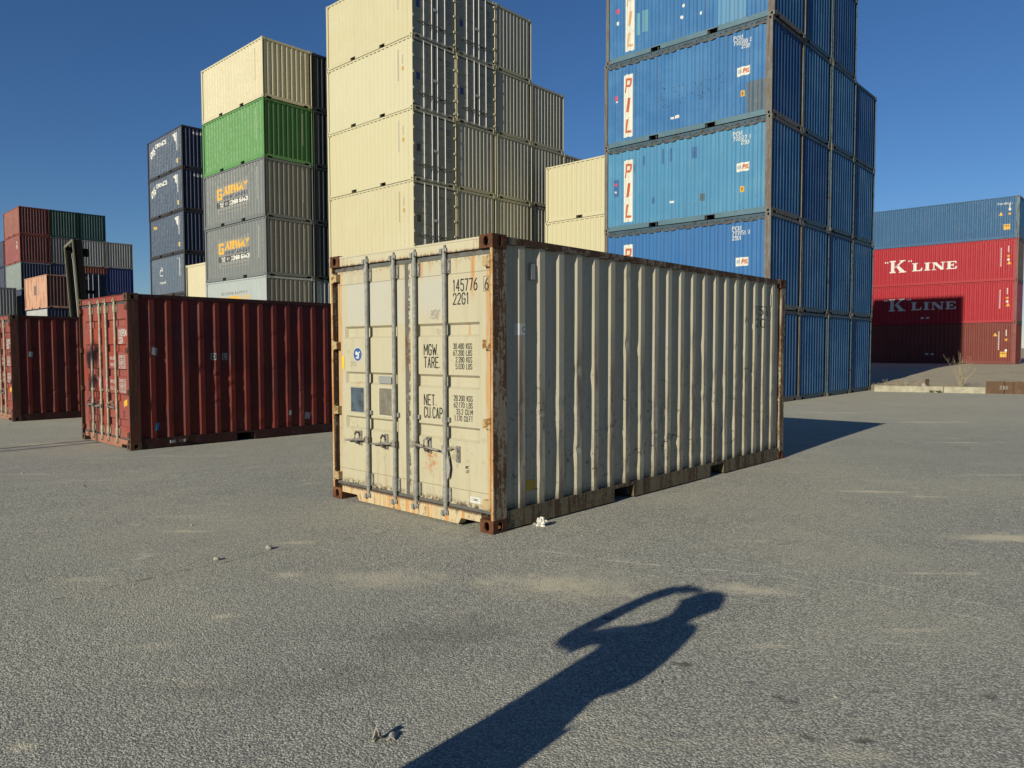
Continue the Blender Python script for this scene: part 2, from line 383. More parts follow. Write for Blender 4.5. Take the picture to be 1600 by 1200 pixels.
def container(name, label, cat, group, x, y, z, rot, L=6.058, H=2.591, body=None, frame=None, end=None, door_end=False, door=None, doorf=None,
              rail=None, cast=None, rodm=None, lod=1, dents=0, seed=0, bands=None, hero=False, open_top=False, far_cast=None, header=None, sill=None, hingem=None, gask=None, brail=None):
    R = empty('shipping_container', (x, y, z), rot); tag(R, label, cat, group)
    frame = frame or body; end = end or body; rail = rail or frame; cast = cast or frame; doorf = doorf or frame; header = header or frame; sill = sill or frame
    kL = (round(L, 2), round(H, 3)); Wd = CW; P = 0.155
    # corner posts: the door end has deep J-posts, the blind end boxes
    zc = 0.118
    for sx in (0, 1):
        for sy in (0, 1):
            def f(sx=sx, sy=sy):
                mb = MB(); dx = 0.205 if sx == 0 else 0.13; dy = 0.032 if sx == 0 else 0.155
                x0, x1 = (0.004, dx) if sx == 0 else (L - dx, L - 0.004); y0, y1 = (0.004, dy) if sy == 0 else (Wd - dy, Wd - 0.004)
                if sx == 0 and hero: 
                    mb.box(x0, x1 - 0.03, y0, y1, zc, H - zc)
                else: mb.box(x0, x1, y0, y1, zc, H - zc)
                return mb
            m_ = frame if sx == 1 else doorf
            place('corner_post', cached(('corner_post', kL, sx, sy, hero), f), m_, R)
            for tp in (0, 1):
                me = casting_mesh(1 if sx == 0 else -1, 1 if sy == 0 else -1, bool(tp))
                place('corner_casting', me, cast, R, (sx * L, sy * Wd, (H - 0.118) if tp else 0))
    # side rails
    for sy in (0, 1):
        def top(sy=sy):
            mb = MB(); y0, y1 = (0.006, 0.066) if sy == 0 else (Wd - 0.066, Wd - 0.006)
            hgt = 0.12 if open_top else 0.062
            mb.box(0.178, L - 0.178, y0, y1, H - 0.012 - hgt, H - 0.012)
            return mb
        place('top_rail', cached(('top_rail', kL, sy, open_top), top), rail, R)
        def bot(sy=sy):
            mb = MB(); y0, y1 = (0.010, 0.055) if sy == 0 else (Wd - 0.055, Wd - 0.010); zt, zb = 0.178, 0.022
            pk = [(1.70, 2.06), (4.0 - 0.0, 4.36)] if L < 7 else []
            if L < 7: c0 = L / 2; pk = [(c0 - 1.03 - 0.18, c0 - 1.03 + 0.18), (c0 + 1.03 - 0.18, c0 + 1.03 + 0.18)]
            cur = 0.178
            for a, b in pk:
                mb.box(cur, a, y0, y1, zb, zt); mb.box(a, b, y0, y1, 0.142, zt); cur = b
                for q in (a - 0.006, b): mb.box(q, q + 0.006, *((y1, y1 + 0.7) if sy == 0 else (y0 - 0.7, y0)), zb, 0.142)
            mb.box(cur, L - 0.178, y0, y1, zb, zt)
            ly = (y0 - 0.004, y0 + 0.03) if sy == 0 else (y1 - 0.03, y1 + 0.004)
            cur = 0.178
            for a, b in pk + [(L - 0.178, 0)]:
                mb.box(cur, a, ly[0], ly[1], zb - 0.006, zb); cur = b
            return mb
        place('bottom_rail', cached(('bottom_rail', kL, sy), bot), brail or frame, R)
        def side(sy=sy):
            mb = corr_sheet(side_breaks(L), 0.12, L - 0.10, 0.176, H - 0.02, SIDE_D, dents, seed + sy, 96 if dents else 1)
            return remap(mb, (lambda a, d, c: (a, SIDE_IN + d, c)) if sy == 0 else (lambda a, d, c: (a, Wd - SIDE_IN - d, c)))
        place('side_panel', cached(('side_panel', kL, sy, dents, seed if dents else 0), side), body, R)
    # blind end
    def endp():
        mb = corr_sheet(end_breaks(), 0.10, Wd - 0.10, 0.15, H - 0.06, 0.045)
        return remap(mb, lambda a, d, c: (L - 0.016 - d, a, c))
    def endp0():
        mb = corr_sheet(end_breaks(), 0.10, Wd - 0.10, 0.15, H - 0.06, 0.045)
        return remap(mb, lambda a, d, c: (0.016 + d, a, c))
    def hs(xa, xb):
        def h(): mb = MB(); mb.box(xa, xb, 0.162, Wd - 0.162, H - 0.105, H - 0.014); return mb
        def s():
            mb = MB(); mb.box(xa, xb, 0.162, Wd - 0.162, 0.075, 0.165)
            mb.box(xa, xb, 0.44, Wd - 0.44, 0.020, 0.075)
            mb.prism([(0.40, 0.075), (0.44, 0.075), (0.44, 0.02)], 'x', xa, xb); mb.prism([(Wd - 0.44, 0.02), (Wd - 0.44, 0.075), (Wd - 0.40, 0.075)], 'x', xa, xb); return mb
        return h, s
    place('end_panel', cached(('end_panel', kL, 1), endp), end, R)
    h, s_ = hs(L - 0.06, L - 0.008)
    place('end_header', cached(('end_header', kL, 1), h), frame, R); place('end_sill', cached(('end_sill', kL, 1), s_), frame, R)
    if not door_end:
        place('end_panel', cached(('end_panel', kL, 0), endp0), end, R); h, s_ = hs(0.008, 0.06)
        place('end_header', cached(('end_header', kL, 0), h), frame, R); place('end_sill', cached(('end_sill', kL, 0), s_), frame, R)
    else:
        def dh(): 
            mb = MB(); mb.box(0.014, 0.10, 0.162, Wd - 0.162, H - 0.116, H - 0.012); return mb
        def dsl():
            mb = MB(); mb.box(0.014, 0.10, 0.162, Wd - 0.162, 0.082, 0.160)
            mb.box(0.015, 0.10, 0.46, Wd - 0.46, 0.024, 0.082)
            mb.prism([(0.42, 0.082), (0.46, 0.082), (0.46, 0.024)], 'x', 0.015, 0.10); mb.prism([(Wd-0.46, 0.024), (Wd-0.46, 0.082), (Wd-0.42, 0.082)], 'x', 0.015, 0.10); return mb
        place('door_header', cached(('door_header', kL), dh), header, R); place('door_sill', cached(('door_sill', kL), dsl), sill, R)
        g = MB(); g.box(0.040, 0.09, 0.0425, Wd - 0.0425, H - 0.164, H - 0.1165); g.box(0.040, 0.09, 0.0425, Wd - 0.0425, 0.1605, 0.188)
        g.box(0.046, 0.09, 1.178, 1.232, 0.188, H - 0.164); g.box(0.075, 0.12, 0.0425, 0.078, 0.188, H - 0.164); g.box(0.075, 0.12, Wd - 0.078, Wd - 0.0425, 0.188, H - 0.164)
        place('door_gasket', cached(('door_gasket', kL), lambda: g), gask or MATS['rubber'], R)
        bands = bands or [(0.771, 0.905), (1.245, 1.371), (1.717, 1.845)]
        for d_ in (0, 1):
            y0, y1 = (0.078, 1.178) if d_ == 0 else (1.232, Wd - 0.078)
            D = place('door', cached(('door', kL, d_, len(bands)), lambda: door_mb(y0, y1, 0.188, H - 0.164, bands)), door or body, R)
            rods = (0.628, 1.052) if d_ == 0 else (1.370, 1.810)
            for i, ry in enumerate(rods):
                place('locking_bar', cached(('locking_bar', kL, ry, lod), lambda: rod_mb(ry, H, lod == 0)), rodm or MATS['galvanised'], D)
                if lod <= 1:
                    zz = (0.69, 0.70, 0.675, 0.68)[i + 2*d_]; sgn = (1, -1)[i] if d_ == 0 else (1, 1)[i]
                    if hero:
                        if ry == 0.628: continue
                        sgn = -1 if ry == 1.052 else 1
                    place('handle', cached(('handle', ry, sgn), lambda: handle_mb(ry, zz, sgn, 0.03)), MATS['galvanised_dark'], D)
            if lod <= 1:
                for hz in ((0.25, 0.957, 1.647, 2.36) if H < 2.7 else (0.25, 0.80, 1.45, 2.10, 2.66)):
                    yy, sg = (0.045, 1) if d_ == 0 else (Wd - 0.045, -1)
                    place('hinge', cached(('hinge', yy, hz), lambda: hinge_mb(yy, sg, hz)), hingem or doorf, D)
    # roof and floor
    if open_top:
        def rf():
            mb = MB(); n = 24
            vs = []; 
            for i in range(n + 1):
                xx = 0.1 + (L - 0.2) * i / n
                for j in range(9):
                    yy = 0.03 + (Wd - 0.06) * j / 8; sag = 0.03 * (1 if i % 2 else 0.4); edge = 0.0 if 0 < j < 8 else -0.02 - 0.02 * (i % 2)
                    vs.append((xx, yy, H - 0.05 - sag + edge))
            mb.add(vs, [(i*9+j, (i+1)*9+j, (i+1)*9+j+1, i*9+j+1) for i in range(n) for j in range(8)]); return mb
        place('tarpaulin_roof', cached(('tarpaulin_roof', kL), rf), MATS['tarp'], R)
        def rings(sy):
            def q():
                mb = MB(); yy = 0.0 if sy == 0 else Wd
                sg = -1 if sy == 0 else 1
                k = 0; xx = 0.24
                while xx < L - 0.2:
                    mb.tube([(xx - 0.018, yy, H - 0.085), (xx, yy + sg * 0.026, H - 0.092), (xx + 0.018, yy, H - 0.085)], 0.011, 5); xx += 0.205
                # folded tarpaulin skirt with a scalloped hem under the rail
                n = 58
                vs = []
                for i in range(n + 1):
                    xx = 0.18 + (L - 0.36) * i / n; dz = 0.016 * sin(i * 0.9) + 0.008 * sin(i * 2.3)
                    vs += [(xx, yy + sg * 0.003, H - 0.135), (xx, yy - sg * 0.004, H - 0.195 + dz)]
                mb.add(vs, [(2*i, 2*i+2, 2*i+3, 2*i+1) for i in range(n)])
                return mb
            return q
        for sy in (0, 1): place('lashing_rail', cached(('lashing_rail', kL, sy), rings(sy)), MATS['lashing'], R)
    else:
        def rf():
            mb = MB(); n = int(L / 0.209); xs = []
            for i in range(n):
                a = 0.12 + (L - 0.24) * i / n; p = (L - 0.24) / n; xs += [(a, 0), (a + p * 0.25, 0), (a + p * 0.40, 1), (a + p * 0.85, 1)]
            xs.append((L - 0.12, 0))
            vs = []
            for xx, u in xs: vs += [(xx, 0.02, H - 0.028 + 0.0 * u), (xx, 0.12, H - 0.030 + 0.016 * u), (xx, Wd - 0.12, H - 0.030 + 0.016 * u), (xx, Wd - 0.02, H - 0.028)]
            m = len(xs); fs = [(4*i+j, 4*i+4+j, 4*i+5+j, 4*i+1+j) for i in range(m-1) for j in range(3)]
            mb.add(vs, fs); mb.box(0.01, 0.12, 0.15, Wd - 0.15, H - 0.03, H - 0.0125); mb.box(L - 0.12, L - 0.01, 0.15, Wd - 0.15, H - 0.03, H - 0.0125); return mb
        place('roof_panel', cached(('roof_panel', kL), rf), body, R)
    def fl():
        mb = MB(); mb.box(0.07, L - 0.07, 0.06, Wd - 0.06, 0.144, 0.172)
        xx = 0.3
        while xx < L - 0.3: mb.box(xx, xx + 0.045, 0.06, Wd - 0.06, 0.03, 0.144); xx += 0.305
        return mb
    if lod <= 1: place('floor_frame', cached(('floor_frame', kL), fl), MATS['underside'], R)
    INFO[R.name] = (L, H)
    return R

# ------------------------------------------------------------------ decals that lie on the steel
def text_mesh2d(txt, size, sx=0.6, bold=0.0, shear=0.0, spacing=1.0):
    cu = bpy.data.curves.new('t', 'FONT'); cu.body = txt; cu.size = 1.0; cu.offset = bold; cu.shear = shear; cu.space_character = spacing; cu.resolution_u = 3
    o = bpy.data.objects.new('t', cu); me = bpy.data.meshes.new_from_object(o)
    vs = [(v.co.x, v.co.y) for v in me.vertices]; fs = [tuple(p.vertices) for p in me.polygons]
    bpy.data.objects.remove(o); bpy.data.curves.remove(cu); bpy.data.meshes.remove(me)
    return [(x * size / 0.72 * sx, y * size / 0.72) for x, y in vs], fs     # cap height = size
def width2d(vs): return max(x for x, _ in vs) - min(x for x, _ in vs)
def poly2d(pts): return [tuple(p) for p in pts], [tuple(range(len(pts)))]
def rect2d(w, h): return poly2d([(0, 0), (w, 0), (w, h), (0, h)])
def join2d(*lst):
    V = []; F = []
    for (vs, fs), dx, dy in lst:
        n = len(V); V += [(x + dx, y + dy) for x, y in vs]; F += [tuple(i + n for i in f) for f in fs]
    return V, F
def strokes2d(paths, w):
    V = []; F = []
    for p in paths:
        for (x0, y0), (x1, y1) in zip(p, p[1:]):
            l = math.hypot(x1-x0, y1-y0) or 1e-6; nx, ny = -(y1-y0)/l*w/2, (x1-x0)/l*w/2; ex, ey = (x1-x0)/l*w*0.3, (y1-y0)/l*w*0.3
            n = len(V); V += [(x0+nx-ex, y0+ny-ey), (x0-nx-ex, y0-ny-ey), (x1-nx+ex, y1-ny+ey), (x1+nx+ex, y1+ny+ey)]; F.append((n, n+1, n+2, n+3))
    return V, F
def disc2d(r, n=24, ry=None): return poly2d([(r * cos(2*pi*k/n), (ry or r) * sin(2*pi*k/n)) for k in range(n)])
def ring2d(r, w, n=24, ry=None):
    ry = ry or r; V = []; F = []
    for k in range(n):
        c, s = cos(2*pi*k/n), sin(2*pi*k/n); V += [(r*c, ry*s), ((r-w)*c, (ry-w)*s)]
    for k in range(n): F.append((2*k, 2*k+1, (2*k+3) % (2*n), (2*k+2) % (2*n)))
    return V, F

def decal(R, name, shape, face, a, z, mat, lift=0.0015, fit=None, parent=None, thick=0.0):
    """lay a flat 2D shape on face A (y=0), B (y=W), D (door, x=0) or E (blind end at x=0) of container R; a,z = lower-left corner as one reads it"""
    L, H = INFO[R.name]; vs, fs = shape
    if fit: 
        mn = min(x for x, _ in vs); k = fit / width2d(vs); vs = [((x - mn) * k, y) for x, y in vs]
    br = side_breaks(L) if face in 'AB' else end_breaks() if face in 'EF' else None
    sgn = {'A': 1, 'B': -1, 'D': -1, 'E': 1, 'F': -1}[face]
    bm = bmesh.new(); bv = [bm.verts.new((a + sgn * x, 0, z + y)) for x, y in vs]
    for f in fs:
        try: bm.faces.new([bv[i] for i in f])
        except ValueError: pass
    if br:
        lo = min(v.co.x for v in bv); hi = max(v.co.x for v in bv)
        for q in [t for b in br for t in b if lo < t < hi]:
            bmesh.ops.bisect_plane(bm, geom=bm.verts[:] + bm.edges[:] + bm.faces[:], plane_co=(q, 0, 0), plane_no=(1, 0, 0), dist=1e-5)
    for v in bm.verts:
        x, zz = v.co.x, v.co.z
        if face == 'A': v.co = (x, SIDE_IN + depth_at(x, br, SIDE_D) - lift, zz)
        elif face == 'B': v.co = (x, CW - SIDE_IN - depth_at(x, br, SIDE_D) + lift, zz)
        elif face == 'F': v.co = (0.016 + depth_at(x, br, 0.045) - lift, x, zz)
        elif face == 'E': v.co = (L - 0.016 - depth_at(x, br, 0.045) + lift, x, zz)
        else: v.co = (0.045 - lift, x, zz)
    me = bpy.data.meshes.new(name); bm.to_mesh(me); bm.free(); me.materials.append(None)
    o = place(name, me, mat, parent or R); return o
STK = {'0': [[(0,.2),(0,.8),(.25,1),(.75,1),(1,.8),(1,.2),(.75,0),(.25,0),(0,.2)]], '1': [[(.15,.84),(.55,1),(.55,0)]], '2': [[(0,.8),(.25,1),(.75,1),(1,.82),(1,.64),(0,.02),(1,.02)]],
 '3': [[(0,.85),(.25,1),(.75,1),(1,.85),(1,.66),(.75,.53),(.4,.53)],[(.75,.53),(1,.4),(1,.15),(.75,0),(.25,0),(0,.15)]], '4': [[(.74,0),(.74,1),(0,.28),(1,.28)]], '5': [[(1,1),(.1,1),(.06,.56),(.5,.63),(.85,.56),(1,.42),(1,.2),(.75,0),(.25,0),(0,.15)]],
 '6': [[(.85,1),(.3,.72),(0,.38),(0,.18),(.25,0),(.75,0),(1,.18),(1,.38),(.75,.56),(.3,.56),(0,.38)]], '7': [[(0,1),(1,1),(.35,0)]], '8': [[(.25,.53),(0,.68),(0,.85),(.25,1),(.75,1),(1,.85),(1,.68),(.75,.53),(.25,.53),(0,.37),(0,.15),(.25,0),(.75,0),(1,.15),(1,.37),(.75,.53)]],
 '9': [[(.15,0),(.7,.28),(1,.62),(1,.82),(.75,1),(.25,1),(0,.82),(0,.62),(.25,.44),(.7,.44),(1,.62)]], 'G': [[(1,.8),(.75,1),(.25,1),(0,.8),(0,.2),(.25,0),(.75,0),(1,.2),(1,.46),(.55,.46)]], 'M': [[(0,0),(0,1),(.5,.35),(1,1),(1,0)]], 'W': [[(0,1),(.22,0),(.5,.7),(.78,0),(1,1)]],
 'T': [[(0,1),(1,1)],[(.5,1),(.5,0)]], 'A': [[(0,0),(.5,1),(1,0)],[(.18,.32),(.82,.32)]], 'R': [[(0,0),(0,1),(.75,1),(1,.85),(1,.65),(.75,.5),(0,.5)],[(.55,.5),(1,0)]], 'E': [[(1,1),(0,1),(0,0),(1,0)],[(0,.52),(.8,.52)]], 'N': [[(0,0),(0,1),(1,0),(1,1)]],
 'C': [[(1,.8),(.75,1),(.25,1),(0,.8),(0,.2),(.25,0),(.75,0),(1,.2)]], 'U': [[(0,1),(0,.2),(.25,0),(.75,0),(1,.2),(1,1)]], 'P': [[(0,0),(0,1),(.75,1),(1,.85),(1,.62),(.75,.47),(0,.47)]], 'K': [[(0,0),(0,1)],[(1,1),(0,.42)],[(.3,.6),(1,0)]], 'I': [[(.5,0),(.5,1)]],
 'S': [[(1,.82),(.75,1),(.25,1),(0,.82),(0,.65),(1,.36),(1,.18),(.75,0),(.25,0),(0,.18)]], 'L': [[(0,1),(0,0),(1,0)]], 'B': [[(0,.52),(.75,.52),(1,.66),(1,.86),(.75,1),(0,1),(0,0),(.75,0),(1,.14),(1,.38),(.75,.52)]], 'F': [[(1,1),(0,1),(0,0)],[(0,.52),(.8,.52)]], 'O': [[(0,.2),(0,.8),(.25,1),(.75,1),(1,.8),(1,.2),(.75,0),(.25,0),(0,.2)]],
 'D': [[(0,0),(0,1),(.7,1),(1,.8),(1,.2),(.7,0),(0,0)]], 'X': [[(0,0),(1,1)],[(0,1),(1,0)]], 'Y': [[(0,1),(.5,.5),(1,1)],[(.5,.5),(.5,0)]], 'V': [[(0,1),(.5,0),(1,1)]], 'H': [[(0,0),(0,1)],[(1,0),(1,1)],[(0,.5),(1,.5)]], '.': [[(.0,.05),(.12,.05)]], ' ': []}
def stencil(R, txt, size, face, a, z, mat, fit=None, w=0.115, lift=0.0022, name='lettering'):
    """narrow stencilled capitals drawn with even strokes"""
    wd = {'.': 0.10, ' ': 0.30, '1': 0.26, 'I': 0.16, 'M': 0.55, 'W': 0.60}; W_ = sum(wd.get(c, 0.40) + 0.20 for c in txt) - 0.20; k = (fit / size / W_) if fit else 1.0
    x = 0; P = []
    for c in txt:
        cw = wd.get(c, 0.40) * k * size
        for st in STK.get(c, []): P.append([(x + px * cw, py * size) for px, py in st])
        if c == ' ' and P: decal(R, name, strokes2d(P, w * size), face, a, z, mat, lift); P = []      # one piece of lettering per word
        x += cw + 0.20 * k * size
    return decal(R, name, strokes2d(P, w * size), face, a, z, mat, lift)
def text(R, txt, size, face, a, z, mat, sx=0.6, bold=0.0, shear=0.0, fit=None, spacing=1.0, lift=0.0022, name='lettering'):
    return decal(R, name, text_mesh2d(txt, size, sx, bold, shear, spacing), face, a, z, mat, lift, fit)

# ------------------------------------------------------------------ materials
plain('galvanised', (0.34, 0.335, 0.31), 0.5, 0.35, 0.0, 18, 0.2)
plain('galvanised_dark', (0.27, 0.245, 0.21), 0.55, 0.5, 0.0, 30, 0.3)
plain('galvanised_old', (0.42, 0.36, 0.26), 0.55, 0.35, 0.0, 18, 0.2)
plain('rubber', (0.075, 0.072, 0.07), 0.8, 0.4, 0.0, 14, 0.2)
plain('tarp', (0.035, 0.04, 0.048), 0.7)
plain('lashing', (0.075, 0.08, 0.085), 0.5, 0.6, 0.0, 9)
plain('underside', (0.05, 0.045, 0.04), 0.85)
INK_BLACK = ink('ink_black', (0.018, 0.018, 0.018)); INK_WHITE = ink('ink_white', (0.72, 0.72, 0.68)); INK_WHITE_W = ink('ink_white_worn', (0.70, 0.70, 0.66), 0.35)
INK_RED = ink('ink_orange_red', (0.50, 0.10, 0.025)); INK_FADED = ink('ink_faded_orange', (0.62, 0.36, 0.16), 0.15)
INK_YEL = ink('ink_yellow', (0.75, 0.42, 0.03)); INK_BLUE = ink('ink_blue', (0.05, 0.10, 0.30)); INK_GREY = ink('ink_grey', (0.30, 0.31, 0.31))
INK_PINK = ink('ink_pink', (0.65, 0.05, 0.12)); INK_DARK = ink('ink_dark', (0.10, 0.095, 0.08)); INK_NAVY = ink('ink_navy', (0.02, 0.035, 0.09))
INK_BANNER = ink('ink_banner', (0.70, 0.70, 0.62), 0.06); INK_PATCH_B = ink('ink_patch_slate', (0.07, 0.11, 0.15)); INK_PATCH_L = ink('ink_patch_sky', (0.09, 0.26, 0.45)); INK_PATCH_D = ink('ink_patch_navy', (0.03, 0.12, 0.30))
PENCIL = ink('pencil', (0.33, 0.31, 0.25), 0.12); CYAN = ink('ink_cyan', (0.02, 0.25, 0.55))

HERO_C = (0.515, 0.475, 0.335)
def hero_door_extra(s, col, xyz, co):
    X, Y, Z = xyz[0], xyz[1], xyz[2]
    def band(v, a, b, soft): return s.math('MULTIPLY', s.ramp(v, a - soft, a + soft), s.ramp(v, b + soft, b - soft))
    # repainted pale grey rectangles on the upper half
    m1 = s.math('MULTIPLY', band(Z, 1.86, 2.29, 0.008), band(Y, 1.02, 2.19, 0.008))
    m1 = s.math('MULTIPLY', m1, s.ramp(s.noise(co, 1.3, 3), 0.3, 0.6, 0.5, 0.95))
    col = s.mix(m1, col, kk((0.50, 0.49, 0.42)))
    m2 = s.math('MULTIPLY', band(Z, 1.95, 2.28, 0.12), band(Y, 0.66, 1.0, 0.01)); col = s.mix(s.math('MULTIPLY', m2, 0.8), col, kk((0.48, 0.48, 0.43)))
    # rust runs
    n = s.noise(s.vec(co, (30, 30, 2.0)), 1.5, 4, 0.7); n2 = s.noise(co, 26, 6, 0.75)
    for y, w, z0, z1, k in ((0.285, 0.045, 1.98, 2.44, 0.95), (0.62, 0.03, 2.2, 2.44, 0.7), (0.98, 0.03, 2.22, 2.44, 0.7), (0.50, 0.02, 2.28, 2.44, 0.5), (1.17, 0.03, 1.1, 1.8, 0.7),
                            (0.105, 0.035, 0.2, 2.3, 0.8), (2.325, 0.05, 0.2, 2.4, 0.95), (0.36, 0.02, 1.68, 1.83, 0.8), (1.25, 0.03, 1.0, 2.3, 0.35), (0.86, 0.03, 2.30, 2.44, 0.5), (1.60, 0.02, 2.36, 2.44, 0.5), (2.02, 0.05, 1.16, 1.26, 0.8)):
        m = s.math('MULTIPLY', s.ramp(s.math('ABSOLUTE', s.math('SUBTRACT', Y, y)), w, w * 0.25), s.math('MULTIPLY', s.ramp(Z, z0, z0 + (z1 - z0) * 0.5), s.ramp(Z, z1 + 0.02, z1)))
        col = s.mix(s.math('MULTIPLY', s.math('MULTIPLY', m, s.ramp(n, 0.3, 0.62)), k), col, kk((0.52, 0.25, 0.075)))
    # rust splash under the handle catch
    dy = s.math('ABSOLUTE', s.math('SUBTRACT', Y, 0.86)); m = s.math('MULTIPLY', s.ramp(dy, 0.13, 0.02), s.math('MULTIPLY', s.ramp(Z, 0.36, 0.58), s.ramp(Z, 0.68, 0.62)))
    col = s.mix(s.math('MULTIPLY', m, s.ramp(n2, 0.42, 0.60)), col, kk((0.45, 0.22, 0.07)))
    # scabby lower edge and centre edge
    e = s.math('MAXIMUM', s.ramp(Z, 0.26, 0.19), s.ramp(s.math('ABSOLUTE', s.math('SUBTRACT', Y, 1.19)), 0.05, 0.02))
    col = s.mix(s.math('MULTIPLY', e, s.ramp(n2, 0.44, 0.55)), col, kk((0.10, 0.075, 0.05)))
    for zz in (2.285, 0.335):
        col = s.mix(s.math('MULTIPLY', s.ramp(s.math('ABSOLUTE', s.math('SUBTRACT', Z, zz)), 0.0045, 0.002), 0.65), col, kk((0.16, 0.13, 0.09)))
    ed = s.math('MAXIMUM', s.ramp(Y, 0.125, 0.085), s.ramp(Y, 2.29, 2.35)); col = s.mix(s.math('MULTIPLY', ed, s.ramp(s.noise(s.vec(co, (8, 8, 1.2)), 1.5, 5, 0.7), 0.40, 0.62, 0, 0.85)), col, kk((0.55, 0.31, 0.10)))
    top_ = s.math('MULTIPLY', s.ramp(Z, 2.36, 2.43), s.ramp(n2, 0.5, 0.6)); col = s.mix(s.math('MULTIPLY', top_, 0.7), col, kk((0.25, 0.12, 0.05)))
    low_ = s.math('MULTIPLY', s.ramp(Z, 0.75, 0.2), s.ramp(s.noise(s.vec(co, (14, 14, 1.0)), 1.6, 5, 0.75), 0.50, 0.66)); col = s.mix(s.math('MULTIPLY', low_, 0.55), col, kk((0.45, 0.24, 0.09)))
    sm_ = s.ramp(s.noise(co, 4.2, 6, 0.8), 0.60, 0.70); col = s.mix(s.math('MULTIPLY', sm_, 0.28), col, kk((0.28, 0.24, 0.17)))
    # grime around the handles
    hz = band(Z, 0.45, 0.85, 0.1); gr = s.ramp(s.noise(co, 9, 6, 0.75), 0.56, 0.66)
    col = s.mix(s.math('MULTIPLY', s.math('MULTIPLY', hz, gr), 0.35), col, kk((0.16, 0.13, 0.09)))
    return col
hero_door = paint('hero_door', HERO_C, 0.12, (0.54, 0.50, 0.39), 0.16, 0.16, 0.10, 0.55, 0.5, 0.10, hero_door_extra)
hero_left = hero_door
def hero_side_extra(s, col, xyz, co):
    Z = xyz[2]; X = xyz[0]
    n = s.noise(s.vec(co, (11, 3, 1.0)), 1.0, 5, 0.7); n2 = s.noise(co, 14, 6, 0.8)
    low = s.ramp(Z, 2.0, 0.4, 0.1, 1.0)
    col = s.mix(s.math('MULTIPLY', s.math('MULTIPLY', s.ramp(n, 0.52, 0.68), low), 0.6), col, kk((0.30, 0.22, 0.18)))
    col = s.mix(s.math('MULTIPLY', s.math('MULTIPLY', s.ramp(n2, 0.58, 0.63), low), 0.8), col, kk((0.035, 0.03, 0.025)))
    outer = s.ramp(xyz[1], 0.022, 0.016)
    bn = s.noise(s.vec(co, (5, 3, 0.55)), 1.1, 5, 0.7); col = s.mix(s.math('MULTIPLY', s.math('MULTIPLY', outer, s.ramp(bn, 0.44, 0.58)), s.math('MULTIPLY', s.ramp(Z, 1.9, 1.2, 0.15, 1.0), 0.8)), col, kk((0.20, 0.14, 0.115)))
    # grime along the bottom edge
    g = s.math('MULTIPLY', s.ramp(s.math('ADD', Z, s.math('MULTIPLY', n2, 0.25)), 0.42, 0.26), 0.8)
    return s.mix(g, col, kk((0.06, 0.055, 0.045)))
hero_side = paint('hero_side', (0.56, 0.51, 0.37), 0.15, (0.55, 0.53, 0.45), 0.22, 0.25, 0.05, 0.7, 0.55, 0.12, hero_side_extra)
hero_post = rusty('hero_post', (0.36, 0.31, 0.22), 0.52, True, (0.06, 0.032, 0.018), (0.17, 0.085, 0.04), (0.26, 0.13, 0.06), 0.35, lip=(0.48, 0.23, 0.085))
hero_cast = rusty('hero_casting', (0.12, 0.06, 0.04), 0.9, False, (0.04, 0.018, 0.01), (0.15, 0.055, 0.022), (0.32, 0.13, 0.045), 0.5)
hero_rail = rusty('hero_top_rail', (0.25, 0.20, 0.14), 0.62, False, (0.04, 0.022, 0.014), (0.12, 0.06, 0.032), (0.22, 0.11, 0.05), 0.3)
hero_brail = rusty('hero_bottom_rail', (0.20, 0.165, 0.10), 0.5, True, (0.045, 0.03, 0.018), (0.13, 0.08, 0.045), (0.19, 0.115, 0.06), 0.4)
def hdr_extra(s, col, xyz, co):
    n = s.noise(s.vec(co, (1, 26, 2.0)), 1.0, 5, 0.75); e = s.ramp(xyz[2], 2.52, 2.472)
    e = s.math('MAXIMUM', e, s.math('MULTIPLY', s.ramp(s.math('ABSOLUTE', s.math('SUBTRACT', xyz[1], 1.22)), 0.8, 1.05), 0.8))
    col = s.mix(s.math('MULTIPLY', s.ramp(n, 0.45, 0.65), e), col, kk((0.42, 0.19, 0.06)))
    return s.mix(s.math('MULTIPLY', s.ramp(xyz[2], 2.495, 2.47), s.ramp(n, 0.36, 0.5)), col, kk((0.10, 0.05, 0.025)))
hero_header = paint('hero_header', HERO_C, 0.1, None, 0.1, 0.1, 0.1, 0.4, 0.5, 0.1, hdr_extra)
def sill_extra(s, col, xyz, co):
    n = s.noise(s.vec(co, (1, 13, 0.9)), 1.0, 6, 0.8); n2 = s.noise(s.vec(co, (1, 9, 5)), 1.3, 6, 0.85)
    col = s.mix(s.ramp(n, 0.48, 0.62, 0, 0.95), col, kk((0.56, 0.25, 0.06)))
    col = s.mix(s.ramp(n2, 0.55, 0.66), col, kk((0.20, 0.085, 0.035)))
    return s.mix(s.ramp(s.math('ADD', xyz[2], s.math('MULTIPLY', n2, 0.04)), 0.150, 0.176), col, kk((0.11, 0.07, 0.045)))
hero_sill = paint('hero_sill', (0.58, 0.49, 0.31), 0.1, None, 0.1, 0.2, 0.3, 0.4, 0.6, 0.1, sill_extra)
hero_hinge = rusty('hero_hinge', (0.55, 0.42, 0.22), 0.48, False, (0.10, 0.05, 0.02), (0.26, 0.12, 0.04), (0.48, 0.24, 0.08), 0.6)
hero_gasket = rusty('hero_gasket', (0.15, 0.15, 0.14), 0.30, False, (0.03, 0.025, 0.02), (0.12, 0.08, 0.05), (0.30, 0.28, 0.24), 0.6)

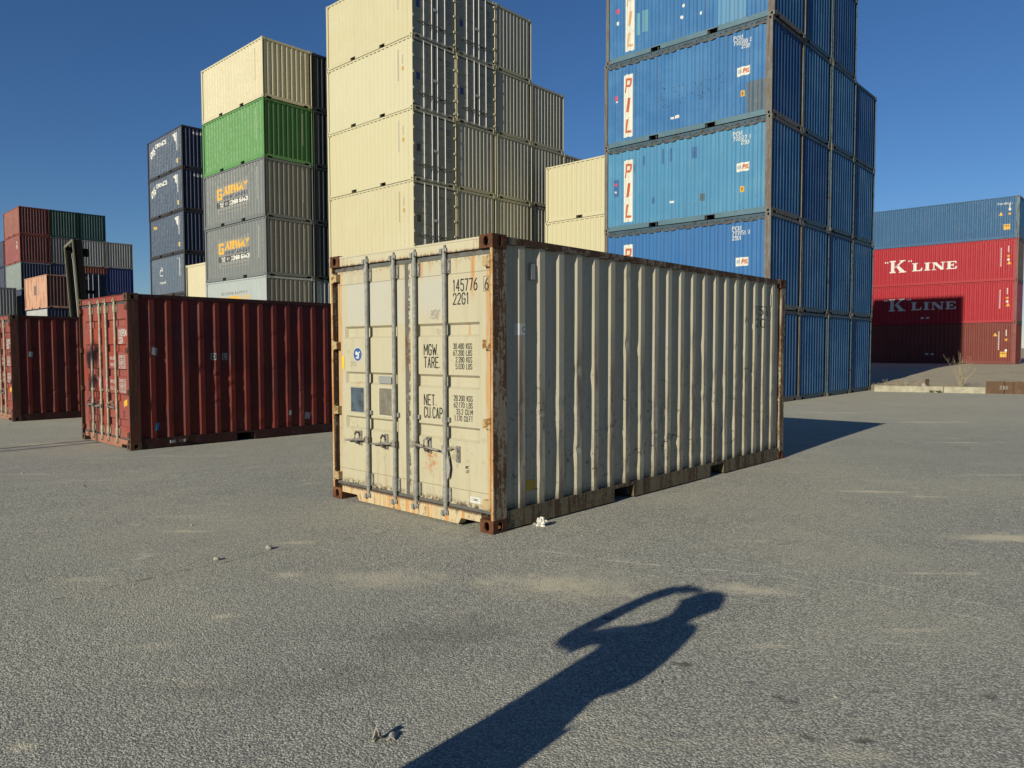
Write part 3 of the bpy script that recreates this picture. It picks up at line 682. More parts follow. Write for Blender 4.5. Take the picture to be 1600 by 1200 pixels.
# ------------------------------------------------------------------ the pale container in front
def vd(yaw): return Vector((cos(yaw), sin(yaw), 0)), Vector((-sin(yaw), cos(yaw), 0))
HX, HY, HYAW = -0.1639, 6.3458, 0.8217
plain('hero_rod', (0.29, 0.29, 0.265), 0.55, 0.3, 0.0, 20, 0.3)
A = container('hero', 'weathered cream container with rust stained corners and closed doors, standing alone in front', 'shipping container', None,
    HX, HY, 0.0, HYAW, body=hero_side, frame=hero_post, end=hero_side, door_end=True, door=hero_door, doorf=hero_post, rail=hero_rail, cast=hero_cast,
    rodm=MATS['hero_rod'], lod=0, dents=0.75, seed=11, hero=True, header=hero_header, sill=hero_sill, hingem=hero_hinge, gask=hero_gasket, brail=hero_brail)
def T(txt, size, a, z, sx=0.62, fit=None, mat=INK_BLACK, bold=0.012, shear=0.0):
    if mat is INK_BLACK and shear == 0 and all(c in STK for c in txt): return stencil(A, txt, size, 'D', a - 0.004, z, mat, fit and fit * 0.97, 0.13 if size < 0.06 else 0.115)
    return text(A, txt, size, 'D', a, z, mat, sx, bold, shear, fit)
T('145776', 0.100, 0.546, 2.128, fit=0.318); T('6', 0.098, 0.138, 2.122, fit=0.038); T('22G1', 0.097, 0.546, 2.009, fit=0.208)
decal(A, 'check_digit_box', join2d((rect2d(0.066, 0.003), 0, 0), (rect2d(0.066, 0.003), 0, 0.128), (rect2d(0.003, 0.131), 0, 0), (rect2d(0.003, 0.131), 0.063, 0)), 'D', 0.152, 2.107, INK_BLACK, 0.002)
T('MGW.', 0.096, 0.955, 1.553, fit=0.210); T('TARE.', 0.096, 0.955, 1.434, fit=0.235)
T('NET.', 0.096, 0.958, 1.081, fit=0.180); T('CU.CAP.', 0.096, 0.958, 0.963, fit=0.287)
for i, (t, w) in enumerate((('30.480 KGS', 0.25), ('67.200 LBS', 0.25), ('2.280 KGS', 0.218), ('5.030 LBS', 0.218))): T(t, 0.046, 0.298 + w, 1.609 - i * 0.0607, fit=w, bold=0.0)
for i, (t, w) in enumerate((('28.200 KGS', 0.25), ('62.170 LBS', 0.25), ('33.2 CU.M', 0.218), ('1.170 CU.FT', 0.242))): T(t, 0.046, 0.293 + w, 1.139 - i * 0.0607, fit=w, bold=0.0)
decal(A, 'round_badge', disc2d(0.080, 28, 0.076), 'D', 2.016, 1.553, ink('badge_white', (0.62, 0.64, 0.68)), 0.0012)
decal(A, 'round_badge', disc2d(0.072, 28, 0.068), 'D', 2.016, 1.553, ink('badge_blue', (0.035, 0.10, 0.30)), 0.0020)
decal(A, 'round_badge', join2d((disc2d(0.020), -0.02, 0.012), (disc2d(0.014, 12, 0.032), 0.012, -0.006), (disc2d(0.03, 12, 0.011), -0.002, -0.034), (disc2d(0.009), 0.035, 0.022)), 'D', 2.016, 1.553, INK_WHITE, 0.0028)
decal(A, 'data_plate', rect2d(0.245, 0.275), 'D', 2.150, 0.942, ink('plate_frame', (0.42, 0.40, 0.32)), 0.0015)
decal(A, 'data_plate', rect2d(0.222, 0.252), 'D', 2.139, 0.953, plain('plate_blue', (0.075, 0.105, 0.135), 0.4, 0.5, 0.0, 9), 0.004)
decal(A, 'approval_plate', rect2d(0.20, 0.27), 'D', 1.652, 0.944, plain('plate_grey', (0.20, 0.185, 0.145), 0.5, 0.25, 0.0, 12), 0.004)
decal(A, 'approval_plate', rect2d(0.235, 0.30), 'D', 1.670, 0.929, ink('plate_margin', (0.58, 0.53, 0.40)), 0.0012)
decal(A, 'bare_patch', rect2d(0.205, 0.075), 'D', 1.66, 1.262, INK_GREY, 0.0015)
decal(A, 'maker_label', rect2d(0.130, 0.052), 'D', 0.330, 0.234, INK_WHITE, 0.0015); T('CIMC', 0.024, 0.315, 0.252, 1.0, 0.098, INK_DARK, 0.01)
decal(A, 'yellow_tag', rect2d(0.045, 0.135), 'D', 2.300, 1.395, ink('tag_yellow', (0.80, 0.58, 0.03)), 0.003)
T('A', 0.030, 2.292, 1.44, 0.8, mat=INK_BLACK); T('!', 0.03, 2.28, 1.48, 0.8)
def scrib(txt, size, a, z, fit, w=0.035):
    o = stencil(A, txt, size, 'D', a, z, PENCIL, fit, w); 
    for v in o.data.vertices: v.co.y -= (v.co.z - z) * 0.28; v.co.z += 0.006 * sin(v.co.y * 90)
scrib('99S80', 0.085, 0.865, 1.885, 0.115); scrib('X2', 0.045, 0.80, 1.755, 0.05, 0.06); scrib('UYC', 0.05, 2.14, 1.43, 0.10, 0.05); scrib('C', 0.03, 2.19, 1.56, 0.02, 0.08)
T('MC', 0.03, 0.395, 0.53, 0.8, mat=INK_BLACK, shear=0.3); T('OF', 0.03, 0.39, 0.49, 0.8, mat=INK_BLACK, shear=0.3)
# a loose catch plate on the right-hand door, a bent flap on the outer bar
m = MB(); m.box(0.030, 0.043, 0.455, 0.505, 0.58, 0.725); m.tube([(0.03, 0.50, 0.70), (0.008, 0.535, 0.712), (0.004, 0.57, 0.70), (0.018, 0.585, 0.685)], 0.010, 6); m.tube([(0.014, 0.48, 0.69), (0.032, 0.48, 0.69)], 0.018, 8); m.tube([(0.020, 0.48, 0.62), (0.032, 0.48, 0.62)], 0.015, 8)
obj('handle_catch', m, MATS['galvanised_dark'], A)
m = MB(); m.prism([(0.60, 0.68), (0.575, 0.60), (0.56, 0.52), (0.575, 0.44), (0.60, 0.41), (0.61, 0.5)], 'x', 0.008, 0.014); m.box(-0.008, 0.03, 0.60, 0.66, 0.645, 0.72); obj('handle_bracket', m, MATS['galvanised'], A)
# side details
m = MB(); m.box(0.0, SIDE_IN + SIDE_D, 0, 0.001, 0, 0.001)
m = MB(); m.add([(0.520, 0.048, 2.385), (0.575, 0.048, 2.385), (0.575, 0.022, 2.375), (0.520, 0.022, 2.375), (0.520, 0.048, 2.225), (0.575, 0.048, 2.225), (0.575, 0.018, 2.235), (0.520, 0.018, 2.235)], [(0,1,2,3),(4,7,6,5),(3,2,6,7),(0,3,7,4),(1,5,6,2)])
obj('vent_cover', m, paint('vent_paint', (0.42, 0.42, 0.37)), A)
m = MB(); m.box(5.60, 5.64, 0.020, 0.048, 2.20, 2.36); obj('vent_cover', m, MATS['vent_paint'], A)
decal(A, 'paper_label', rect2d(0.125, 0.105), 'A', 0.315, 1.728, INK_WHITE); text(A, 'C', 0.055, 'A', 0.385, 1.755, INK_BLACK, 0.8)
decal(A, 'yellow_label', rect2d(0.115, 0.10), 'A', 0.478, 0.305, ink('label_yellow', (0.62, 0.42, 0.02)))
stencil(A, '14576', 0.115, 'A', 5.10, 2.065, INK_BLACK, 0.46); stencil(A, '22G1', 0.11, 'A', 5.12, 1.90, INK_BLACK, 0.36)
for zz in (1.63, 1.715):
    decal(A, 'stencil_box', join2d((rect2d(0.09, 0.006), 0, 0), (rect2d(0.09, 0.006), 0, 0.075), (rect2d(0.006, 0.08), 0, 0), (rect2d(0.006, 0.08), 0.084, 0)), 'A', 5.205, zz, INK_BLACK)
    text(A, '2' if zz > 1.7 else 'F', 0.045, 'A', 5.235, zz + 0.017, INK_BLACK)
# random black scrapes on the side
rs = random.Random(5)
paths = []
for i in range(70):
    x0 = rs.uniform(0.25, 5.6); z0 = rs.choice((rs.uniform(0.3, 1.1), rs.uniform(0.4, 1.5))); p = [(x0, z0)]; ang = rs.choice((0.1, -0.2, 1.3, 1.57, 1.9)); 
    for k in range(rs.randint(1, 4)):
        ang += rs.uniform(-0.7, 0.7); l = rs.uniform(0.008, 0.035); p.append((p[-1][0] + l*cos(ang), p[-1][1] + l*sin(ang)))
    paths.append(p)
decal(A, 'scrape_marks', strokes2d(paths, 0.0055), 'A', 0, 0, ink('scrape', (0.02, 0.018, 0.016), 0.35))['kind'] = 'stuff'

# ------------------------------------------------------------------ two red containers on the left
def red_extra(s, col, xyz, co):
    n = s.noise(s.vec(co, (5, 5, 0.5)), 1.0, 4, 0.6)
    k = s.math('MULTIPLY', s.ramp(s.noise(co, 0.8, 2), 0.5, 0.53), 0.55); col = s.mix(k, col, kk((0.20, 0.028, 0.016)))
    return s.mix(s.math('MULTIPLY', s.ramp(n, 0.5, 0.75), 0.3), col, kk((0.24, 0.10, 0.085)))
RED = (0.13, 0.016, 0.013)
red_body = paint('red_body', RED, 0.12, (0.17, 0.045, 0.040), 0.22, 0.30, 0.15, 0.6, 0.5, 0.15, red_extra)
def redd_extra(s, col, xyz, co):
    m = s.math('MULTIPLY', s.ramp(s.noise(co, 1.5, 3), 0.48, 0.56), 0.6); col = s.mix(m, col, kk((0.34, 0.045, 0.02)))
    r = s.math('MULTIPLY', s.ramp(xyz[2], 0.35, 0.15), s.ramp(s.noise(co, 12, 5, 0.7), 0.4, 0.6)); return s.mix(s.math('MULTIPLY', r, 0.6), col, kk((0.36, 0.22, 0.16)))
red_door = paint('red_door', (0.285, 0.072, 0.056), 0.2, (0.32, 0.11, 0.09), 0.2, 0.15, 0.12, 0.5, 0.5, 0.2, redd_extra)
red_post = rusty('red_post', (0.15, 0.045, 0.03), 0.52, True, (0.035, 0.018, 0.011), (0.085, 0.042, 0.022), (0.16, 0.08, 0.04), 0.3)
red_cast = rusty('red_casting', (0.14, 0.08, 0.05), 0.75, False, (0.045, 0.025, 0.015), (0.12, 0.07, 0.04), (0.22, 0.13, 0.08), 0.4)
red_rail = paint('red_rail', (0.05, 0.014, 0.012), 0.1, None, 0.2, 0.5, 0.4, 0.4)
red_sill = paint('red_sill', (0.38, 0.15, 0.10), 0.2, (0.42, 0.28, 0.2), 0.3, 0.3, 0.3, 0.5)
B5 = [(0.36, 0.50), (0.78, 0.92), (1.20, 1.34), (1.62, 1.76), (2.04, 2.18)]
def red(label, x, y, z, yaw, seed):
    return container('red', label, 'shipping container', 'dark red containers standing on the yard', x, y, z, yaw, body=red_body, frame=red_post, end=red_body, door_end=True, door=red_door,
        doorf=red_post, rail=red_rail, cast=red_cast, rodm=MATS['galvanised_old'], lod=0, dents=1.1, seed=seed, bands=B5, hero=True, header=red_door, sill=red_sill, hingem=red_post, gask=MATS['rubber'], brail=red_rail)
B = red('dark red container with rusty locking bars and dented ribs, nearest on the left', -6.2617, 12.1211, -0.055, 0.8118, 21)
C = red('dark red container behind the nearer red one, cut off by the left edge', -12.0991, 17.9342, -0.132, 0.82, 33)
for Q, num in ((B, '110904'), (C, '118115')):
    stencil(Q, num, 0.11, 'D', 0.54, 1.89, INK_WHITE, 0.36, 0.16); stencil(Q, '22G1', 0.10, 'D', 0.54, 1.77, INK_WHITE, 0.20, 0.16)
    for zz in (1.49, 1.38, 1.09, 0.98):
        text(Q, 'MAX GROSS'if zz > 1.4 else 'TARE NET'if zz > 1.2 else 'PAYLOAD'if zz>1 else 'CU. CAP.', 0.06, 'D', 0.98, zz, INK_WHITE, 0.7, 0.0, fit=0.3)
        text(Q, '30.480 KGS', 0.055, 'D', 0.56, zz + 0.03, INK_WHITE, 0.7, 0.0, fit=0.30); text(Q, '67.200 LBS', 0.055, 'D', 0.56, zz - 0.035, INK_WHITE, 0.7, 0.0, fit=0.30)
    decal(Q, 'yellow_label', poly2d([(0, 0), (0.16, 0.04), (0.16, 0.14), (0.0, 0.10)]), 'D', 0.38, 0.70, INK_YEL)
    text(Q, 'T', 0.11, 'D', 0.42, 0.52, INK_BLACK, 0.8, 0.03)
decal(B, 'blue_label', rect2d(0.10, 0.16), 'D', 1.56, 1.00, ink('label_pale_blue', (0.42, 0.50, 0.62))); decal(B, 'pink_label', rect2d(0.11, 0.12), 'D', 1.26, 1.02, INK_PINK)
text(B, 'L', 0.10, 'D', 1.68, 1.14, INK_WHITE, 0.9, 0.02)
for Q in (B, C):
    decal(Q, 'paper_label', poly2d([(0, 0.02), (0.09, 0), (0.11, 0.13), (0.01, 0.14)]), 'A', 0.37, 1.56, ink('label_grey', (0.40, 0.42, 0.44)))
decal(B, 'blue_tape', poly2d([(0, 0), (0.07, 0.01), (0.085, 0.13), (0.015, 0.12)]), 'A', 0.40, 0.30, CYAN)
for xx, l in ((1.39, 'D'), (1.60, 'L')):
    decal(B, 'letter_label', rect2d(0.095, 0.125), 'A', xx, 1.475, ink('label_card', (0.30, 0.30, 0.27))); text(B, l, 0.09, 'A', xx + 0.016, 1.495, INK_BLACK, 0.7, 0.03)
decal(B, 'paper_label', poly2d([(0, 0), (0.13, -0.02), (0.15, 0.10), (0.03, 0.13)]), 'A', 3.22, 0.31, ink('label_grey2', (0.42, 0.42, 0.40)))
decal(B, 'paper_label', poly2d([(0, 0), (0.05, 0.0), (0.06, 0.09), (0.01, 0.10)]), 'A', 2.88, 0.40, ink('label_grey2', (0.42, 0.42, 0.40)))
for xx, mm in ((0.62, INK_GREY), (0.78, INK_DARK)): decal(B, 'rail_label', rect2d(0.11, 0.05), 'A', xx, 0.075, mm, lift=0.05)

# ------------------------------------------------------------------ stacks
GAP = 0.055
ORD = ['topmost', 'second from the top', 'third from the top', 'fourth from the top', 'fifth from the top', 'sixth from the top', 'seventh from the top']
COLN = ['first', 'second', 'third', 'fourth', 'fifth']
def stackbox(pose, col, lev, H, label, group, **kw):
    """column col of a block whose columns run along the yard rows; the long side of column 0 faces the sun"""
    x, y, yaw, z0 = pose; U, V = vd(yaw); p = Vector((x, y, z0)) + U * (col * (CW + GAP) + CW)
    if kw.pop('jit', True):
        r = random.Random(str(label)); p += U * r.uniform(-0.014, 0.014) + V * r.uniform(-0.025, 0.025)
    return container('c', label, 'shipping container', group, p.x, p.y, z0 + lev * H, yaw + pi / 2, H=H, **kw)
HC = 2.896

# pale high cubes in the middle
CREAM = (0.595, 0.555, 0.365)
cr = paint('cream_body', CREAM, 0.10, (0.62, 0.575, 0.40), 0.06, 0.06, 0.02, 0.12, 0.45, 0.10)
cr_end = paint('cream_end', (0.60, 0.57, 0.44), 0.12, (0.62, 0.60, 0.50), 0.30, 0.20, 0.02, 0.15, 0.5, 0.10)
cr_door = paint('cream_door', (0.46, 0.45, 0.36), 0.12, (0.36, 0.36, 0.32), 0.2, 0.15, 0.02, 0.2, 0.5, 0.10)
crv = [cr, paint('cream_body_b', (0.585, 0.535, 0.345), 0.14, (0.62, 0.58, 0.43), 0.14, 0.10, 0.06, 0.3, 0.45, 0.12), paint('cream_body_c', (0.61, 0.575, 0.395), 0.10, (0.57, 0.535, 0.39), 0.10, 0.08, 0.03, 0.2, 0.45, 0.12)]
crev = [cr_end, paint('cream_end_b', (0.55, 0.53, 0.42), 0.16, (0.62, 0.60, 0.50), 0.4, 0.3, 0.05, 0.3, 0.5, 0.1)]
plain('cream_rod', (0.72, 0.72, 0.70), 0.4, 0.1)
CP = (-4.0132, 30.6827, 0.8329, -0.1266)
tops = [6, 6, 6, 5, 4]
HCB = [(0.60, 0.72), (1.05, 1.17), (1.52, 1.64), (2.0, 2.12)]
for c in range(5):
    for l in range(tops[c]):
        door = (c == 0) or (c == 1 and l >= 4)
        lab = f'cream high cube with {"grey doors" if door else "ribbed end"}, {ORD[tops[c]-1-l]}, {COLN[c]} column of tall cream stack'
        Q = stackbox(CP, c, l, HC, lab, 'cream containers of the tall middle stack', body=crv[(l * 2 + c) % 3], frame=crv[(l * 2 + c) % 3], end=crev[(l + c * 3) % 2], door_end=door, door=cr_door, doorf=crv[(l * 2 + c) % 3], header=cr_end, sill=cr_end, rodm=MATS['cream_rod'], bands=HCB, cast=cr)
        if l < 2: continue
        if not door: decal(Q, 'code_strip', join2d(*[(rect2d(0.045, 0.055), 0, -0.085 * k) for k in range(17)]), 'F', 0.50, 2.45, INK_DARK)
        if c == 0:
            rr = random.Random(l)
            decal(Q, 'code_strip', join2d(*[(rect2d(0.06, 0.05), 0, -0.085 * k) for k in range(15)]), 'B', 0.95, 2.45, INK_GREY if l % 2 else ink('ink_warm_grey', (0.25, 0.23, 0.16)))
            decal(Q, 'code_strip', join2d(*[(rect2d(0.05, 0.03), 0, -0.06 * k) for k in range(6)]), 'B', 0.66, 2.2, ink('ink_warm_grey', (0.25, 0.23, 0.16)))
            decal(Q, 'yellow_label', rect2d(0.09, 0.16), 'B', 0.68, 1.62, ink('ink_ochre', (0.50, 0.30, 0.06)))
        if door:
            text(Q, 'WACU', 0.10, 'D', 1.02, 2.30, INK_BLACK, 0.7, 0.01); text(Q, '390217 1', 0.10, 'D', 0.58, 2.28, INK_BLACK, 0.6, 0.01, fit=0.36); text(Q, '25G2', 0.09, 'D', 0.52, 2.15, INK_BLACK, 0.6, 0.01)
            for k, zz in enumerate((1.88, 1.78, 1.68, 1.42, 1.32, 1.22)):
                text(Q, '30.480 KGS' if k % 2 else '67.200 LBS', 0.05, 'D', 0.54, zz, INK_BLACK, 0.7, 0.0, fit=0.30); 
                if k % 3 == 0: text(Q, 'MAX. GR.' if k == 0 else 'TARE', 0.05, 'D', 1.00, zz, INK_BLACK, 0.7)
            decal(Q, 'data_plate', rect2d(0.20, 0.30), 'D', 2.20, 1.19, INK_BLUE if l > 3 else INK_DARK); decal(Q, 'round_badge', ring2d(0.05, 0.014, 16, 0.07), 'D', 1.60, 2.32, INK_DARK)
            m = MB(); m.box(0.0, 0.04, 1.12, 1.30, 1.30, 1.40); obj('lock_box', m, MATS['cream_rod'], Q)

# two pale high cubes further back
C2 = (6.0, 31.32, 0.815, -0.22)
for l in range(4):
    stackbox(C2, 0, l, 2.591, f'pale cream high cube {ORD[3-l]} in the short stack beside the blue stack', 'cream containers of the short stack', body=cr, frame=cr, end=cr_end, cast=cr)

# grey, green and cream stack
GP = (-10.8579, 33.0256, 0.8146, -0.2816)
gr = paint('grey_body', (0.175, 0.192, 0.192), 0.08, (0.25, 0.26, 0.25), 0.10, 0.08, 0.02, 0.12, 0.45, 0.10)
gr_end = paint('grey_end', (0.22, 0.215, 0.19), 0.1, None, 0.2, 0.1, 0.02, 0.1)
lg = paint('light_grey_body', (0.40, 0.45, 0.45), 0.10, (0.46, 0.50, 0.50), 0.10, 0.10, 0.03, 0.15)
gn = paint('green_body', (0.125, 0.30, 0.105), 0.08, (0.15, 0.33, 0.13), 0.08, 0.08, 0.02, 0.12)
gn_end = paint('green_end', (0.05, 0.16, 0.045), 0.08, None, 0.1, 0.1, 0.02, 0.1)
cy = paint('new_cream_body', (0.63, 0.575, 0.395), 0.06, None, 0.06, 0.05, 0.01, 0.1)
GG = 'containers of the grey, green and cream stack'
GL = [(lg, gr_end, 'light grey container, bottom of the grey stack, hidden behind the red one'), (lg, gr_end, 'light grey container with yellow sign, just showing above the red container'),
      (gr, gr_end, 'dark grey container with yellow sign, lower of the two dark grey ones'), (gr, gr_end, 'dark grey container with yellow sign, directly under the green one'),
      (gn, gn_end, 'bright green container between cream one above and grey one below'), (cy, cy, 'cream container on top of the green one')]
panel_g = ink('sign_ground_grey', (0.215, 0.228, 0.22)); panel_l = ink('sign_ground_light', (0.40, 0.45, 0.45))
for l, (mb_, me_, lab) in enumerate(GL):
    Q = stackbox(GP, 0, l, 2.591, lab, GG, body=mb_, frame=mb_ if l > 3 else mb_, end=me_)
    if l in (1, 2, 3):
        lx = 4.62
        decal(Q, 'sign_ground', rect2d(3.16, 1.42), 'B', lx + 0.02, 0.60, panel_l if l == 1 else panel_g, 0.002)
        text(Q, 'THE CONTAINER GROUP PTY LTD', 0.13, 'B', lx - 0.15, 1.90, INK_DARK, 0.9, -0.005, 0.2, fit=2.7, lift=0.004)
        # big G with a squared bowl
        G = [(0.52, 0.40), (0.52, 0.53), (0.0, 0.53), (0.0, 0.0), (0.52, 0.0), (0.52, 0.30), (0.26, 0.30), (0.26, 0.20), (0.38, 0.20), (0.38, 0.12), (0.14, 0.12), (0.14, 0.41), (0.38, 0.41), (0.38, 0.40)]
        gf = [(0, 1, 12, 13), (1, 2, 11, 12), (2, 3, 10, 11), (3, 4, 9, 10), (4, 5, 8, 9), (5, 6, 7, 8)]
        decal(Q, 'lettering', (G, gf), 'B', lx, 1.27, INK_YEL, 0.004)
        text(Q, 'ATEWAY', 0.36, 'B', lx - 0.62, 1.46, INK_YEL, 0.9, 0.05, 0.15, fit=2.45, lift=0.004)
        text(Q, 'CONTAINERS', 0.17, 'B', lx - 0.64, 1.225, INK_NAVY, 0.9, 0.03, fit=2.42, lift=0.004)
        decal(Q, 'black_band', rect2d(3.08, 0.27), 'B', lx, 0.885, INK_BLACK, 0.003)
        text(Q, 'SALES', 0.10, 'B', lx - 0.22, 1.03, INK_WHITE, 0.8, 0.05, fit=0.45, lift=0.005); text(Q, '& HIRE', 0.10, 'B', lx - 0.20, 0.905, INK_WHITE, 0.8, 0.05, fit=0.46, lift=0.005)
        text(Q, '(07)', 0.15, 'B', lx - 0.78, 0.94, INK_WHITE, 0.8, 0.0, fit=0.36, lift=0.005)
        text(Q, '3348 6463', 0.20, 'B', lx - 1.24, 0.92, INK_WHITE, 0.8, 0.05, fit=1.80, lift=0.005)
        text(Q, 'www.gatewaycontainers.com.au', 0.12, 'B', lx - 0.15, 0.66, INK_DARK, 0.8, 0.0, fit=2.85, lift=0.004)
    if l >= 1:
        cc = INK_WHITE if l < 5 else INK_DARK
        decal(Q, 'code_strip', join2d(*[(rect2d(0.05, 0.055), 0, -0.085 * k) for k in range(17)]), 'B', 0.72, 2.2, cc); decal(Q, 'code_strip', join2d(*[(rect2d(0.05, 0.03), 0, -0.05 * k) for k in range(10)]), 'B', 0.48, 2.3, cc)
        decal(Q, 'code_strip', join2d(*[(rect2d(0.045, 0.055), 0, -0.085 * k) for k in range(17)]), 'F', 0.52, 2.2, cc)
        if l in (2, 4, 5): decal(Q, 'yellow_label', rect2d(0.09, 0.15), 'B', 0.50, 1.55, INK_YEL)
for l in range(6):
    dk = paint('slate_body', (0.055, 0.065, 0.072), 0.1, None, 0.15, 0.1, 0.02, 0.1)
    Q = stackbox(GP, 1, l, 2.591, (f'dark slate container {ORD[5-l]} in the column beside the grey and green stack' if l > 1 else ('light grey container at second level between grey and cream stacks' if l == 1 else 'light grey container at ground level between grey and cream stacks')),
        'slate containers between the grey and cream stacks', body=dk if l > 1 else lg, frame=dk if l > 1 else gr, end=dk if l > 1 else lg)

# pale container sliver behind the grey stack
for l in range(2):
    U, V = vd(0.81); p = Vector((-17.05, 39.05, 0.2)) - V * 2.438
    container('c', ('cream container, upper of two half hidden behind the grey stack', 'cream container under another one, hidden behind the grey stack')[1 - l], 'shipping container', 'cream containers half hidden behind the grey stack', p.x, p.y, p.z + l * HC, 0.81, H=HC, body=cy, frame=cy, end=cy, lod=2)

# navy stack
NP = (-20.2585, 46.28, 0.7765, -0.1136)
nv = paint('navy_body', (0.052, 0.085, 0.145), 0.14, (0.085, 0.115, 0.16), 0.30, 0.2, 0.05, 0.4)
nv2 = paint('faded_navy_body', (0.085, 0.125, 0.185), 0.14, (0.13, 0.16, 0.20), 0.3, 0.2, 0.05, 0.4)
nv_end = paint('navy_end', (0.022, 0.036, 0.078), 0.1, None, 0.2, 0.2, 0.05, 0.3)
nv_fr = rusty('navy_frame', (0.045, 0.05, 0.06), 0.42, True, (0.03, 0.022, 0.018), (0.08, 0.055, 0.04), (0.12, 0.08, 0.05), 0.3)
NL = ['navy container at ground level under the navy stack', 'navy container second from the ground in the navy stack', 'faded blue container with droplet emblem, lowest visible of the navy stack',
      'navy container with small orange lettering, under the two matching navy ones', 'navy container with white emblem, second from the top of the navy stack', 'navy container with white emblem on top of the navy stack']
for l, lab in enumerate(NL):
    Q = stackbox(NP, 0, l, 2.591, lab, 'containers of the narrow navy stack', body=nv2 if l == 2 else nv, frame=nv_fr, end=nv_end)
    if l >= 4:
        for dx, dz, r1, r2 in ((0, 0, .26, .20), (.22, .16, .10, .30), (.34, -.05, .26, .08), (-.12, -.14, .16, .18), (.42, .12, .14, .06), (.30, -.22, .07, .14), (-.28, -.02, .14, .08)):
            decal(Q, 'emblem', disc2d(r1, 10, r2), 'B', 5.20 - dx, 1.75 + dz, INK_WHITE_W, 0.003)
        text(Q, 'CRONOS', 0.26, 'B', 4.62, 1.98, INK_WHITE, 0.8, 0.04, 0.1, fit=1.9); text(Q, 'CRONOS', 0.17, 'F', 1.75, 2.14, INK_WHITE, 0.9, 0.03, lift=0.004)
    if l >= 3:
        decal(Q, 'emblem', poly2d([(0, 0.62), (0.50, 0.68), (0.55, 0.2), (0.62, -0.15), (0.35, 0.2)]), 'B', 1.55, 1.65, INK_WHITE_W, 0.003)
        decal(Q, 'yellow_label', rect2d(0.22, 0.28), 'B', 1.02, 0.42, ink('ink_pale_yellow', (0.55, 0.42, 0.12)))
    if l == 3: text(Q, 'TRAC', 0.20, 'B', 5.35, 1.92, INK_YEL, 0.8, 0.05, fit=0.75)
    if l == 2:
        decal(Q, 'emblem', ring2d(0.26, 0.05, 16, 0.22), 'B', 4.05, 1.55, INK_WHITE_W); decal(Q, 'emblem', strokes2d([[(-0.2, 0.1), (0, 0.42), (0.2, 0.1)]], 0.05), 'B', 4.05, 1.60, INK_WHITE_W); text(Q, 'interpool', 0.17, 'B', 4.35, 0.86, INK_WHITE, 0.9, 0.02, fit=1.0)
        text(Q, 'IPXU', 0.10, 'B', 1.35, 2.25, INK_WHITE, 0.8)
    decal(Q, 'code_strip', join2d(*[(rect2d(0.05, 0.05), 0, -0.075 * k) for k in range(15)]), 'B', 0.92, 2.25, INK_WHITE_W)

# blue open tops with tarpaulins
PP = (7.7743, 22.4579, 0.8343, -0.0878)
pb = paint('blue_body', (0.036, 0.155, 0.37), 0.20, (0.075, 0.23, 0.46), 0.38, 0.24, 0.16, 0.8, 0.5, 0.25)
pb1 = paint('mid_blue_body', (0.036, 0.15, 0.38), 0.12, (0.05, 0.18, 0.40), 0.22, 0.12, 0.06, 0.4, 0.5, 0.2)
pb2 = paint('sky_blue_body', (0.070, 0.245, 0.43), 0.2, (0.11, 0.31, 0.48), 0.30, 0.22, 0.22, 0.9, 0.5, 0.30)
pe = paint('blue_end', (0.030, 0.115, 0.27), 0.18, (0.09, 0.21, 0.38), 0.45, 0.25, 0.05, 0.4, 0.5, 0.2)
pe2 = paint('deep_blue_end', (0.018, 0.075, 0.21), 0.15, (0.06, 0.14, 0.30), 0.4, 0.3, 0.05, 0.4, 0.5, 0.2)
pf = rusty('blue_frame', (0.10, 0.17, 0.21), 0.40, True, (0.04, 0.03, 0.022), (0.12, 0.07, 0.045), (0.22, 0.12, 0.07), 0.35)
pf2 = rusty('blue_post_rusty', (0.17, 0.17, 0.155), 0.42, True, (0.07, 0.055, 0.045), (0.17, 0.12, 0.09), (0.24, 0.15, 0.10), 0.3)
pr = paint('blue_rail', (0.085, 0.17, 0.22), 0.15, None, 0.4, 0.4, 0.12, 0.5)
pe_fr = rusty('blue_dark_frame', (0.05, 0.10, 0.14), 0.30, False, (0.02, 0.02, 0.018), (0.07, 0.05, 0.035), (0.12, 0.08, 0.05), 0.3)
ptop = [6, 6, 6, 4]
def glyph_P(w, h, t): return join2d(*[(poly2d(p), 0, 0) for p in ([(0, 0), (t, 0), (t, h), (0, h)], [(t, h), (w - 0.03, h), (w, h - t), (t, h - t)], [(w - t, h - t), (w, h - t), (w, h * 0.52), (w - t, h * 0.52)], [(t, h * 0.52), (w, h * 0.52), (w - 0.04, h * 0.52 - t), (t, h * 0.52 - t)])])
def slant(sh, k): return [(x + y * k, y) for x, y in sh[0]], sh[1]
